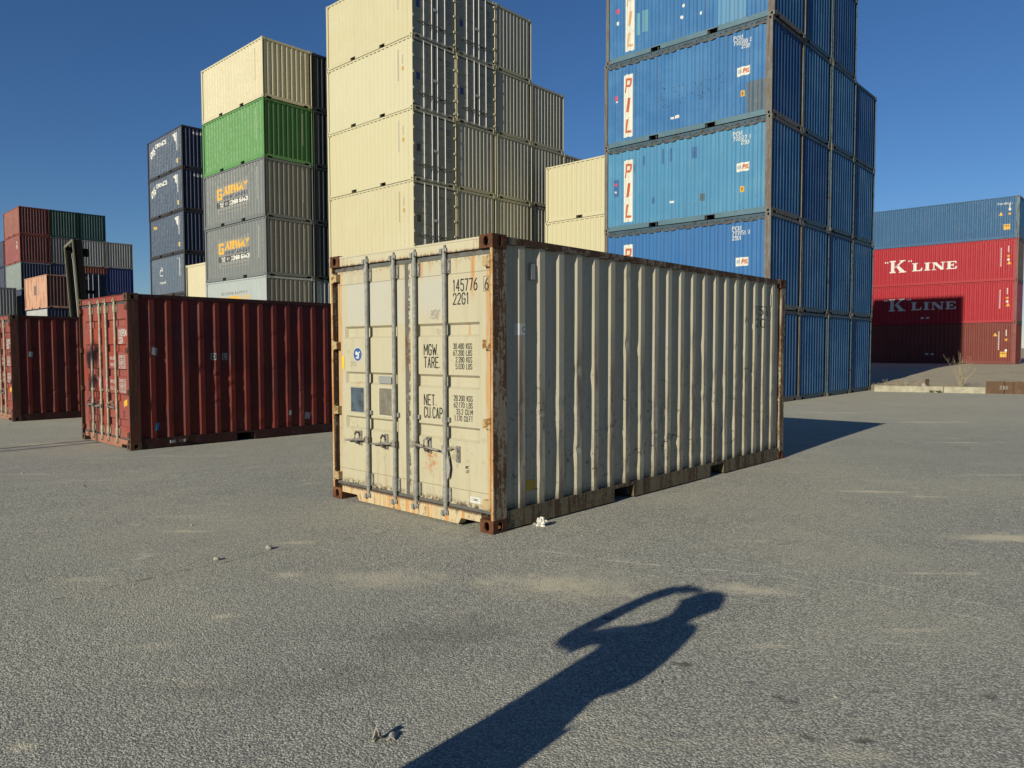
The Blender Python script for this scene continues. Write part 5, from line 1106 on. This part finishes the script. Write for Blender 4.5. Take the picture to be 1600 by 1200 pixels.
sk_ = [vs[i] for i in range(n)]; m.add([p for q in sk_ for p in (q, (q[0], q[1], -1.0))], [(2*i, 2*i+2, 2*i+3, 2*i+1) for i in range(n-1)])
sk_ = [vs[j*n] for j in range(len(bb))]; m.add([p for q in sk_ for p in (q, (q[0], q[1], -1.0))], [(2*i, 2*i+2, 2*i+3, 2*i+1) for i in range(len(bb)-1)])
s = NT('gravel'); tc = s.n("ShaderNodeTexCoord").outputs['Object']; n1 = s.noise(tc, 9, 6, 0.75); n2 = s.noise(tc, 0.6, 5, 0.6)
col = s.mix(s.ramp(n1, 0.3, 0.7), (0.21, 0.175, 0.12), (0.36, 0.31, 0.215)); col = s.mix(s.math('MULTIPLY', s.ramp(n2, 0.45, 0.7), 0.5), col, (0.17, 0.155, 0.115))
s.set(s.b.inputs['Base Color'], col); s.b.inputs['Roughness'].default_value = 0.95; s.set(s.b.inputs['Normal'], s.bump(n1, 0.5, 0.03))
tag(obj('gravel_ground', m, s.m), kind='structure')
kerbm = plain('kerb_concrete', (0.42, 0.39, 0.29), 0.85, 0.25, 0, 5, 0.4)
for i, (a0, a1) in enumerate(((0.0, 2.35), (2.37, 3.72))):
    m = MB(); p0, p1 = K0 + KD * a0, K0 + KD * a1; nn = Vector((-KD.y, KD.x)) * 0.17
    def cs(p): 
        z0 = gh(p.x, p.y); return [(p.x, p.y, z0 - 0.05), (p.x + nn.x*0.06, p.y + nn.y*0.06, z0 + 0.21), (p.x + nn.x*0.2, p.y + nn.y*0.2, z0 + 0.235), (p.x + nn.x, p.y + nn.y, z0 + 0.24), (p.x + nn.x, p.y + nn.y, z0 - 0.05)]
    A0, A1 = cs(p0), cs(p1); m.add(A0 + A1, [(0,1,2,3,4), (9,8,7,6,5)] + [(k, k+1, 6+k, 5+k) for k in range(4)] + [(4, 0, 5, 9)])
    tag(obj('concrete_kerb', m, kerbm), ('long pale concrete kerb beside the blue stack', 'short pale concrete kerb block beside the rusty steel barrier')[i], 'kerb', 'pale concrete kerb blocks')
# rusty sheet steel barrier
q0, q1 = Vector((17.66, 27.6)), Vector((26.42, 23.93)); d = (q1 - q0).normalized(); nn = Vector((-d.y, d.x)); m = MB(); r = random.Random(2)
prof = []; a = 0
while a < (q1 - q0).length:
    for da, o_ in ((0.0, 0.0), (0.55, 0.0), (0.60, 0.07), (0.85, 0.07), (0.90, 0.0)): prof.append((a + da, o_))
    a += 0.95
top = [0.455 + 0.012 * sin(i * 1.7) - (0.02 if i > 8 else 0) for i in range(len(prof))]
F = []; 
for (aa_, oo), t in zip(prof, top):
    p = q0 + d * aa_ + nn * oo; F.append((p, t))
vs = []
for p, t in F: z0 = gh(p.x, p.y); vs += [(p.x, p.y, z0 - 0.05), (p.x, p.y, z0 + t), (p.x + nn.x*0.012, p.y + nn.y*0.012, z0 + t), (p.x + nn.x*0.012, p.y + nn.y*0.012, z0 - 0.05)]
m.add(vs, [(4*i+k, 4*i+4+k, 4*i+4+(k+1) % 4, 4*i+(k+1) % 4) for i in range(len(F)-1) for k in range(4)] + [(0,1,2,3), tuple(4*len(F)-4+k for k in (3,2,1,0))])
bar = tag(obj('steel_barrier', m, rusty('barrier_rust', (0.16, 0.12, 0.08), 0.8, True, (0.06, 0.035, 0.022), (0.15, 0.085, 0.05), (0.22, 0.13, 0.08), 0.4)), 'low rusty corrugated steel barrier at the right edge beyond the yard', 'barrier')
sh = text_mesh2d('21 BLN', 0.15, 0.8, -0.02); V_, F_ = sh; pr_ = [(x, y) for x, y in V_]
m = MB(); k = []
for x, y in pr_:
    p = q0 + d * (0.42 + x * 0.5) - nn * 0.004; k.append((p.x, p.y, gh(p.x, p.y) + 0.16 + y))
m.add(k, F_); obj('chalk_writing', m, INK_WHITE_W, bar)
# stub post with stone
sx_, sy_ = gk(2.0, 0.75); z0 = ghg(2.0, 0.75); m = MB(); m.box(sx_-0.05, sx_+0.05, sy_-0.05, sy_+0.05, z0 - 0.1, z0 + 0.30); m.box(sx_-0.058, sx_+0.058, sy_-0.058, sy_+0.058, z0+0.24, z0+0.255)
tag(obj('stub_post', m, plain('post_rust', (0.09, 0.05, 0.03), 0.9, 0.4)), 'short rusty stub post standing behind the long kerb', 'post')

def rock(name, x, y, z, r, mat, seed, sq=0.7, label=None, cat='stone', group=None, sharp=0.35, sub=2):
    bm = bmesh.new(); bmesh.ops.create_icosphere(bm, subdivisions=sub, radius=1.0); rr = random.Random(seed)
    off = [Vector((rr.uniform(-1, 1), rr.uniform(-1, 1), rr.uniform(-1, 1))).normalized() for _ in range(9)]
    for v in bm.verts:
        dd = v.co.normalized(); f = 1 - sharp * max(0, max(dd.dot(o) for o in off[:5]) - 0.55) - sharp * 0.4 * (dd.dot(off[6]) ** 2)
        v.co = Vector((dd.x * f, dd.y * f * 0.8, dd.z * f * sq)) * r
    me = bpy.data.meshes.new(name); bm.to_mesh(me); bm.free(); me.materials.append(None)
    o = place(name, me, mat); o.location = (x, y, z + r * sq * 0.55); o.rotation_euler = (0, 0, rr.uniform(0, 6)); tag(o, label, cat, group); return o
stone_m = plain('pale_stone', (0.42, 0.40, 0.34), 0.9, 0.3, 0, 40, 0.3); dstone = plain('grey_stone', (0.20, 0.19, 0.17), 0.9, 0.3, 0, 40, 0.3)
rock('stone', sx_ - 0.25, sy_ - 0.2, z0, 0.13, stone_m, 4, 0.8, 'white stone beside the stub post behind the kerb')
rock('stone', -1.96, 5.91, 0, 0.040, stone_m, 5, 0.6, 'pale grey stone on the asphalt, the one nearer the cream container')
rock('stone', -2.26, 5.60, 0, 0.032, stone_m, 6, 0.6, 'small pale stone on the asphalt crack, left of a slightly bigger one')
for i, (px, py, r, lb) in enumerate(((300, 821, .018, 'small pale pebble left of the two stones on the asphalt crack'), (1378, 666, .03, 'grey pebble near the tip of the container shadow on the right'), (35, 734, .02, 'pale pebble near the left edge below the thin pole shadow'), (132, 757, .02, 'grey pebble in front of the near red container'),
    (1305, 1090, .014, 'pale pebble on the asphalt right of the person shadow'), (1032, 1067, .012, 'grey pebble at the edge of the person shadow'), (502, 1047, .012, 'pale pebble on the asphalt above the torn plastic scrap'), (1175, 845, .012, 'grey pebble on open asphalt right of the crumpled paper'), (1520, 700, .014, 'pale pebble on open asphalt near the right edge'))):
    x, y = gnd(px, py); rock('pebble', x, y, gh(x, y), r, dstone if i % 2 else stone_m, 20 + i, 0.6, lb, 'pebble', 'small pebbles scattered on the asphalt', sub=1)
grit_b = MB(); rr = random.Random(9)
for i in range(5200):
    if i < 2600: x, y = rr.uniform(-4.5, 5.5), rr.uniform(2.4, 8.5)
    elif i < 3600: x, y = 0.55 + rr.gauss(0, .4), 4.85 + rr.gauss(0, .18)
    else: x, y = rr.uniform(-9, 10), rr.uniform(5, 14)
    r = rr.uniform(0.0018, 0.0055) * (1.4 if y > 6 else 1); z = gh(x, y) + r * 0.3; a = rr.uniform(0, 6)
    p = [Vector((x + r * cos(a + t) * q, y + r * sin(a + t) * q, z)) for t, q in ((0, 1), (1.7, .8), (3.3, 1.1), (4.8, .75))]
    grit_b.add(p + [Vector((x, y, z + r * 0.9))], [(0, 1, 4), (1, 2, 4), (2, 3, 4), (3, 0, 4)])
tag(obj('grit', grit_b, plain('grit', (0.30, 0.27, 0.21), 0.9, 0.5, 0, 3)), 'loose grit scattered over the asphalt', 'grit', None, 'stuff')

# crumpled paper
def crumple(name, x, y, r, mat, seed, label, tall=0.8, fold=0.5):
    bm = bmesh.new(); bmesh.ops.create_icosphere(bm, subdivisions=3, radius=1.0); rr = random.Random(seed); off = [Vector((rr.uniform(-1, 1), rr.uniform(-1, 1), rr.uniform(-1, 1))).normalized() for _ in range(16)]
    for v in bm.verts:
        dd = v.co.normalized(); ds = sorted((dd.dot(o) for o in off), reverse=True); f = 0.35 + fold * 0.75 * ds[0] ** 3 - fold * 0.25 * (ds[0] - ds[1] < 0.10) + rr.uniform(-.05, .05)
        v.co = Vector((dd.x * f, dd.y * f * 0.7, dd.z * f * tall)) * r
    me = bpy.data.meshes.new(name); bm.to_mesh(me); bm.free(); me.materials.append(None)
    o = place(name, me, mat); o.location = (x, y, gh(x, y) + r * tall * 0.55); tag(o, label, 'litter'); return o
paper = plain('paper', (0.72, 0.70, 0.64), 0.8, 0.12, 0, 20, 0.2); paper2 = plain('dirty_paper', (0.42, 0.40, 0.34), 0.8, 0.3, 0, 30, 0.4)
crumple('crumpled_paper', 0.262, 6.66, 0.047, paper, 3, 'crumpled white paper on the asphalt beside the cream container', 1.15, 1.1)
crumple('crumpled_paper', 0.205, 6.69, 0.030, paper2, 8, 'small dirty paper scrap touching the crumpled white paper', 0.7)
m = MB(); rr = random.Random(4); N = 7; vs = []
for i in range(N + 1):
    for j in range(5):
        t = i / N; u_ = (j / 4 - 0.5); wd = 0.042 * (1 - 0.75 * t); vs.append((-0.5565 + u_ * wd + rr.uniform(-.004, .004), 2.985 + 0.02 * sin(5 * u_ + 3 * t) + rr.uniform(-.003, .003), 0.001 + 0.048 * t * (1 + 0.2 * sin(9 * u_))))
m.add(vs, [(i*5+j, i*5+j+1, i*5+6+j, i*5+5+j) for i in range(N) for j in range(4)])
o = obj('plastic_scrap', m, paper2); tag(o, 'small torn plastic scrap standing up on the asphalt in the foreground', 'litter')
sm = o.modifiers.new('thickness', 'SOLIDIFY'); sm.thickness = 0.004
m = MB(); vs = []
for i in range(6):
    for j in range(4): t = i / 5; u_ = j / 3 - 0.5; vs.append((-0.515 + t * 0.035 + rr.uniform(-.003, .003), 3.0 + u_ * 0.05, 0.002 + 0.022 * sin(pi * t) * (1 - abs(u_)) + rr.uniform(0, .004)))
m.add(vs, [(i*4+j, i*4+j+1, i*4+5+j, i*4+4+j) for i in range(5) for j in range(3)])
o2 = obj('folded_edge', m, paper2, o); o2.modifiers.new('thickness', 'SOLIDIFY').thickness = 0.004

# dry weeds and grass
def weed(name, x, y, z, h, n, mat, seed, spread, label, group=None, twig=True):
    m = MB(); r = random.Random(seed)
    for i in range(n):
        a = r.uniform(0, 2 * pi); s0 = r.uniform(0.1, 1) * spread; hh = h * r.uniform(0.45, 1); p0 = Vector((x + r.uniform(-.05, .05) * h, y + r.uniform(-.05, .05) * h, z - 0.02))
        p1 = p0 + Vector((cos(a) * s0 * .35, sin(a) * s0 * .35, hh * .5)); p2 = p0 + Vector((cos(a) * s0, sin(a) * s0, hh)); w = 0.004 + 0.0025 * h
        m.tube([p0, p1, p2], [w, w * .7, w * .35], 4, False)
        if twig:
            for k in range(4):
                t = r.uniform(0.35, 0.95); q = p1.lerp(p2, t); b = r.uniform(0, 6); m.tube([q, q + Vector((cos(b) * .08 * h, sin(b) * .08 * h, r.uniform(.04, .12) * h))], [w * .5, w * .25], 3, False)
    return tag(obj(name, m, mat), label, 'weed', group)
straw = plain('straw', (0.46, 0.38, 0.23), 0.9, 0.3, 0, 20); green = plain('weed_green', (0.10, 0.13, 0.045), 0.8, 0.4, 0, 20)
x, y = gk(3.1, 0.7); weed('dry_weed', x, y, ghg(3.1, .7), 1.35, 20, straw, 1, 0.62, 'tall dry straw coloured weed behind the kerb near the rusty barrier')
for i, a in enumerate((0.5, 0.9, 1.2, 1.6)): x, y = gk(a, 0.4); weed('dry_weed', x, y, ghg(a, .4), 0.32, 22, straw, 5 + i, 0.26, ('leftmost', 'second', 'third', 'rightmost')[i] + ' low dry grass tuft from the left behind the long kerb', 'low dry grass tufts behind the kerb', False)
for i, a in enumerate((1.95, 2.2)):
    x, y = gk(a, -0.03); m = MB(); r = random.Random(40 + i)
    for k in range(26):
        b = r.uniform(0, 6.3); l = r.uniform(.06, .2); h_ = r.uniform(.02, .12); c0 = Vector((x, y, gh(x, y))); t_ = c0 + Vector((cos(b) * l, sin(b) * l * 0.5, h_)); s_ = Vector((-sin(b), cos(b), 0)) * .025
        m.add([c0, c0.lerp(t_, .6) + s_, t_, c0.lerp(t_, .6) - s_], [(0, 1, 2, 3)])
    tag(obj('green_weed', m, green), ('small green weed at the foot of the kerb, left of another', 'small green weed at the foot of the kerb, right of another')[i], 'weed')
m = MB(); r = random.Random(77)
for i in range(900):
    a = r.uniform(0.1, 3.7); b = r.uniform(0.2, 1.6); x, y = gk(a, b); z = ghg(a, b); h_ = r.uniform(.03, .13); dx, dy = r.uniform(-.06, .06), r.uniform(-.06, .06)
    m.add([(x, y, z), (x + .008, y, z), (x + dx, y + dy, z + h_)], [(0, 1, 2)])
tag(obj('dead_grass', m, plain('dead_grass', (0.26, 0.21, 0.13), 0.9)), 'dead grass litter on the verge behind the kerb', 'grass', None, 'stuff')

# ------------------------------------------------------------------ container lift truck on the left, mast leaning back
mastm = paint('mast_paint', (0.16, 0.15, 0.10), 0.1, None, 0.3, 0.4, 0.2, 0.5); darkm = plain('machine_dark', (0.014, 0.014, 0.012), 0.8, 0.4, spec=0.1); yel = paint('truck_paint', (0.40, 0.27, 0.04))
MD = 50.0
mu, mv = vd(0.82)
mast_p = Vector((-29.1, 50.5, gh(-29.1, 50.5)))
LT = empty('lift_truck', mast_p, 0.82); tag(LT, 'container lift truck with tall dark leaning mast, rising behind the red containers', 'lift truck')
lean = Matrix.Rotation(radians(-10.5), 4, 'X')
def lz(mb): mb.v = [tuple(lean @ Vector(p)) for p in mb.v]; return mb
MH = 9.3
for nm, yy in (('mast_rail', 0.0), ('mast_rail', 1.8)):
    m = MB(); m.box(0, 0.09, yy, yy + 0.13, 0.35, MH); obj(nm, lz(m), mastm, LT); m = MB(); m.box(0.0901, 0.50, yy + 0.02, yy + 0.085, 0.35, MH); m.box(0.5001, 0.58, yy, yy + 0.10, 0.35, MH); obj('mast_web', lz(m), darkm, LT)  # web coloured near black to paint in the shade on the mast's side
    m = MB(); yi = yy + (0.13 if yy < .5 else -0.11); m.box(0.12, 0.20, yi, yi + 0.07, 0.4, MH - 0.35); m.box(0.30, 0.36, yi, yi + 0.07, 0.4, MH - 0.35); obj('inner_rail', lz(m), darkm, LT)
for i, zz in enumerate((MH - 0.16, 6.15, 4.9, 3.4, 1.5)):
    m = MB(); m.box(0.0, 0.07, 0.101, 1.799, zz, zz + (0.20 if i == 0 else 0.12)) if i == 0 else m.box(0.38, 0.46, 0.5, 1.4, zz, zz + 0.20); obj('cross_member', lz(m), mastm, LT)
for yy in (0.75, 1.05):
    m = MB(); m.tube([(0.25, yy, 0.6), (0.25, yy, MH - 0.7)], 0.035, 6); m.box(0.20, 0.30, yy - 0.04, yy + 0.04, MH - 1.1, MH - 0.75); obj('lift_chain', lz(m), MATS['galvanised'], LT)
m = MB(); m.box(0.58, 1.0, 0.05, 0.35, MH - 1.1, MH - 0.6); m.box(0.58, 1.3, 0.1, 0.3, 5.55, 5.75); obj('mast_bracket', lz(m), darkm, LT)
m = MB(); m.box(-0.2, 1.0, -2.2, 3.1, 0.5, 0.62) ; m.box(0.45, 0.6, -2.0, 3.0, 3.0, 3.25); obj('carriage', m, darkm, LT)
m = MB(); m.prism([(0.9, 0.7), (5.6, 0.7), (5.9, 1.2), (5.8, 2.1), (4.4, 2.3), (1.2, 2.0)], 'y', -0.8, 1.7); obj('body', m, yel, LT)
m = MB(); m.prism([(2.3, 2.3), (4.1, 2.3), (3.9, 3.9), (2.6, 3.9)], 'y', 0.0, 1.3); cab = obj('cab', m, darkm, LT)
for xx, ys_ in ((1.6, (-1.3, 1.75)), (4.9, (-1.2, 1.65))):
    for yy in ys_:
        m = MB(); m.tube([(xx, yy, 0.72), (xx, yy + 0.45, 0.72)], 0.70, 20); w = obj('wheel', m, MATS['rubber'], LT)
        m = MB(); m.tube([(xx, yy - 0.01, 0.72), (xx, yy + 0.46, 0.72)], 0.36, 16); obj('rim', m, yel, w)

# twin pole floodlight mast behind the camera: its shadow reaches the near red container
fp = Vector((-18.45, -0.65)); LM = empty('floodlight_mast', (fp.x, fp.y, gh(fp.x, fp.y))); tag(LM, 'slim twin pole floodlight mast, its thin shadow reaching the near red container', 'light mast')
steel = plain('mast_steel', (0.40, 0.41, 0.41), 0.5, 0.1)
pd = Vector((cos(SUN_AZ), -sin(SUN_AZ)))
for k in (-1, 1):
    q = pd * 0.20 * k; m = MB(); m.tube([(q.x, q.y, -0.1), (q.x, q.y, 8.0)], 0.055, 10); m.tube([(q.x, q.y, 0), (q.x, q.y, 0.04)], 0.14, 10); obj('pole', m, steel, LM)
m = MB(); m.box(-0.28, 0.28, -0.06, 0.06, 7.6, 7.72); m.box(-0.28, 0.28, -0.06, 0.06, 4.0, 4.08); obj('cross_arm', m, steel, LM)
for k in (-1, 1):
    m = MB(); m.prism([(-0.12, 8.0), (0.12, 8.05), (0.16, 8.25), (-0.10, 8.25)], 'x', k*0.2 - 0.13, k*0.2 + 0.13); obj('floodlight', m, darkm, LM)

# ------------------------------------------------------------------ the person whose shadow lies on the asphalt
PX = Vector((cos(SUN_AZ), -sin(SUN_AZ), 0)); PY = Vector((sin(SUN_AZ), cos(SUN_AZ), 0)); PC = PX * -1.86
def PV(p, dpt, h): return tuple(Vector((0, 0, h)) + PX * (p + 1.86) + PY * dpt)
def skin(name, chains, mat, parent=None, sub=2, root=0):
    V = []; E = []; Rr = []; idx = {}
    for ch in chains:
        prev = None
        for pt in ch:
            key = tuple(round(t, 4) for t in pt[:3])
            if key not in idx: idx[key] = len(V); V.append(PV(*pt[:3])); Rr.append(pt[3] if isinstance(pt[3], tuple) else (pt[3], pt[3]))
            i = idx[key]
            if prev is not None and prev != i: E.append((prev, i))
            prev = i
    me = bpy.data.meshes.new(name); me.from_pydata(V, E, []); me.materials.append(None)
    o = place(name, me, mat, parent); md = o.modifiers.new('skin', 'SKIN'); md.use_smooth_shade = True
    sv = me.skin_vertices[0].data
    for i, r in enumerate(Rr): sv[i].radius = r
    sv[root].use_root = True
    ss = o.modifiers.new('sub', 'SUBSURF'); ss.levels = sub; ss.render_levels = sub
    return o
skinm = plain('skin', (0.42, 0.24, 0.16), 0.5, 0.08, 0, 8, 0.05); jacket = plain('jacket_cloth', (0.05, 0.07, 0.10), 0.85, 0.15, 0, 30, 0.3); jeans = plain('trouser_cloth', (0.03, 0.04, 0.07), 0.85, 0.2, 0, 30, 0.3); shoe = plain('shoe', (0.03, 0.03, 0.03), 0.6); hairm = plain('hair', (0.03, 0.02, 0.015), 0.6, 0.3, 0, 60, 0.5)
PER = empty('person', tuple(PC), 0); tag(PER, 'person in dark jacket raising a phone with elbow out, whose shadow fills the foreground', 'person')
hip, waist, chest, neckb, neck = (-1.85, 0, .93, (.155, .105)), (-1.86, 0, 1.10, (.145, .10)), (-1.865, 0, 1.30, (.165, .11)), (-1.868, 0, 1.455, (.07, .06)), (-1.872, .01, 1.515, .075)
body = skin('body', [[hip, waist, chest, neckb, neck, (-1.868, .02, 1.555, (.12, .11)), (-1.866, .02, 1.62, (.142, .14)), (-1.866, .015, 1.672, (.115, .11))],
    [hip, (-1.76, 0, .86, .095), (-1.74, .01, .48, .062), (-1.735, -.01, .10, .044), (-1.72, .10, .05, (.042, .03)), (-1.715, .17, .035, (.035, .02))],
    [hip, (-1.95, 0, .86, .095), (-1.97, .02, .48, .062), (-1.98, .0, .10, .044), (-1.99, .11, .05, (.042, .03)), (-1.995, .18, .035, (.035, .02))],
    [chest, (-1.73, 0, 1.405, .060), (-1.71, .01, 1.16, .044), (-1.83, .20, 1.0, .034), (-1.86, .22, .99, .028)],
    [chest, (-2.00, 0, 1.36, .060), (-2.225, .01, 1.245, .044), (-2.205, .04, 1.50, .034), (-2.155, .05, 1.632, .027)]], skinm, PER)
# palms and five fingers each
def hand(cx, base, dirp, side, curl, nm):
    """base (p,d,h) wrist, dirp direction of fingers, side direction across the palm, curl = direction the fingers bend to"""
    b = Vector(base); D_ = Vector(dirp).normalized(); Sd = Vector(side).normalized(); Cu = Vector(curl).normalized(); pc = b + D_ * 0.085
    skin(nm, [[(*b, .034), (*(b + D_ * .045), (.046, .030)), (*pc, (.044, .026))]], skinm, body, 1)
    for k, ln in enumerate((.072, .080, .075, .060)):
        s0 = pc - D_ * .02 + Sd * (0.027 - 0.018 * k); a = s0 + D_ * .035; c = a + (D_ * .75 + Cu * .65).normalized() * ln * .38; e = c + (D_ * .35 + Cu * .94).normalized() * ln * .30
        skin('finger', [[(*s0, .009), (*a, .0088), (*c, .008), (*e, .0068)]], skinm, body, 1)
    t0 = b + D_ * .03 + Sd * .022; t1 = t0 + (D_ * .55 + Sd * .8).normalized() * .036; t2 = t1 + (D_ * .8 + Cu * .5).normalized() * .028
    skin('thumb', [[(*t0, .011), (*t1, .010), (*t2, .0085)]], skinm, body, 1)
hand(0, (-2.135, .055, 1.652), (1, .05, .25), (0, .2, 1), (.2, .9, -.1), 'palm')
hand(0, (-1.865, .225, .985), (-.9, .3, -.2), (.6, .7, .1), (-.6, -.2, -.6), 'palm')
skin('jacket', [[(-1.89, 0, .42, (.205, .15)), (-1.892, 0, .72, (.207, .15)), (-1.890, 0, .92, (.216, .15)), (-1.882, 0, 1.09, (.234, .15)), (-1.88, 0, 1.27, (.235, .145)), (-1.875, 0, 1.42, (.175, .11)), (-1.87, .0, 1.515, (.115, .095))],
    [(-1.88, 0, 1.27, (.235, .145)), (-1.735, 0, 1.39, .10), (-1.715, .01, 1.16, .070), (-1.82, .18, 1.01, .055)],
    [(-1.88, 0, 1.27, (.235, .145)), (-2.02, 0, 1.335, .080), (-2.235, .01, 1.245, .072), (-2.212, .03, 1.42, .055), (-2.19, .04, 1.56, .054), (-2.14, .05, 1.645, .056), (-2.09, .055, 1.662, .048)]], jacket, body)
skin('trousers', [[(-1.85, 0, .95, (.165, .115)), (-1.76, 0, .83, .10), (-1.74, .01, .48, .075), (-1.735, -.01, .12, .06)], [(-1.85, 0, .95, (.165, .115)), (-1.95, 0, .83, .10), (-1.97, .02, .48, .075), (-1.98, 0, .12, .06)]], jeans, body)
skin('shoe', [[(-1.735, -.05, .05, (.045, .045)), (-1.72, .08, .05, (.048, .045)), (-1.712, .20, .035, (.04, .03))]], shoe, body); skin('shoe', [[(-1.98, -.05, .05, (.045, .045)), (-1.99, .08, .05, (.048, .045)), (-1.998, .21, .035, (.04, .03))]], shoe, body)
bm = bmesh.new(); bmesh.ops.create_uvsphere(bm, u_segments=24, v_segments=16, radius=1.0)
rr = random.Random(12)
for v in bm.verts: v.co = Vector((v.co.x * .112, v.co.y * .105, v.co.z * .105)) * (1 + rr.uniform(-.02, .03))
me = bpy.data.meshes.new('hair'); bm.to_mesh(me); bm.free(); me.materials.append(None)
for p_ in me.polygons: p_.use_smooth = True
place('hair', me, hairm, body, PV(-1.870, -.02, 1.630))
m = MB(); m.add([PV(p, d_, h) for p, d_, h in ((-1.880, .115, 1.60), (-1.856, .115, 1.60), (-1.868, .165, 1.588), (-1.868, .12, 1.635))], [(0, 1, 2), (0, 2, 3), (1, 3, 2), (0, 3, 1)]); obj('nose', m, skinm, body)
for k in (-1, 1):
    for nm, p, d_, h, r_, mt in (('eye', -1.868 + .035*k, .128, 1.632, .012, INK_WHITE), ('ear', -1.868 + .112*k, .01, 1.615, .024, skinm)):
        bm = bmesh.new(); bmesh.ops.create_uvsphere(bm, u_segments=10, v_segments=8, radius=r_); me = bpy.data.meshes.new(nm); bm.to_mesh(me); bm.free(); me.materials.append(None); e_ = place(nm, me, mt, body, PV(p, d_, h))
m = MB(); m.add([PV(p, d_, h) for p, d_, h in ((-1.893, .128, 1.565), (-1.843, .128, 1.565), (-1.853, .132, 1.555), (-1.883, .132, 1.555))], [(0, 1, 2, 3)]); obj('mouth', m, plain('lips', (0.35, 0.12, 0.10)), body)
ph = empty('phone', tuple(PC), 0); tag(ph, 'dark phone held up in the raised left hand of the person', 'phone')
m = MB(); c0 = Vector((-2.03, .11, 1.665))
pts_ = [(c0.x + a, c0.y + b, c0.z + c) for c in (-.02, .02) for a, b in ((-.075, -.004), (.075, -.004), (.075, .004), (-.075, .004))]
m.add([PV(*q) for q in pts_], [(0,1,2,3), (4,5,6,7), (0,1,5,4), (1,2,6,5), (2,3,7,6), (3,0,4,7)]); obj('case', m, darkm, ph)
m = MB(); m.add([PV(*q) for q in ((c0.x-.07, c0.y-.0045, c0.z-.010), (c0.x+.07, c0.y-.0045, c0.z-.010), (c0.x+.07, c0.y-.0045, c0.z+.010), (c0.x-.07, c0.y-.0045, c0.z+.010))], [(0,1,2,3)]); obj('screen', m, plain('phone_glass', (0.01, 0.012, 0.015), 0.1), ph)
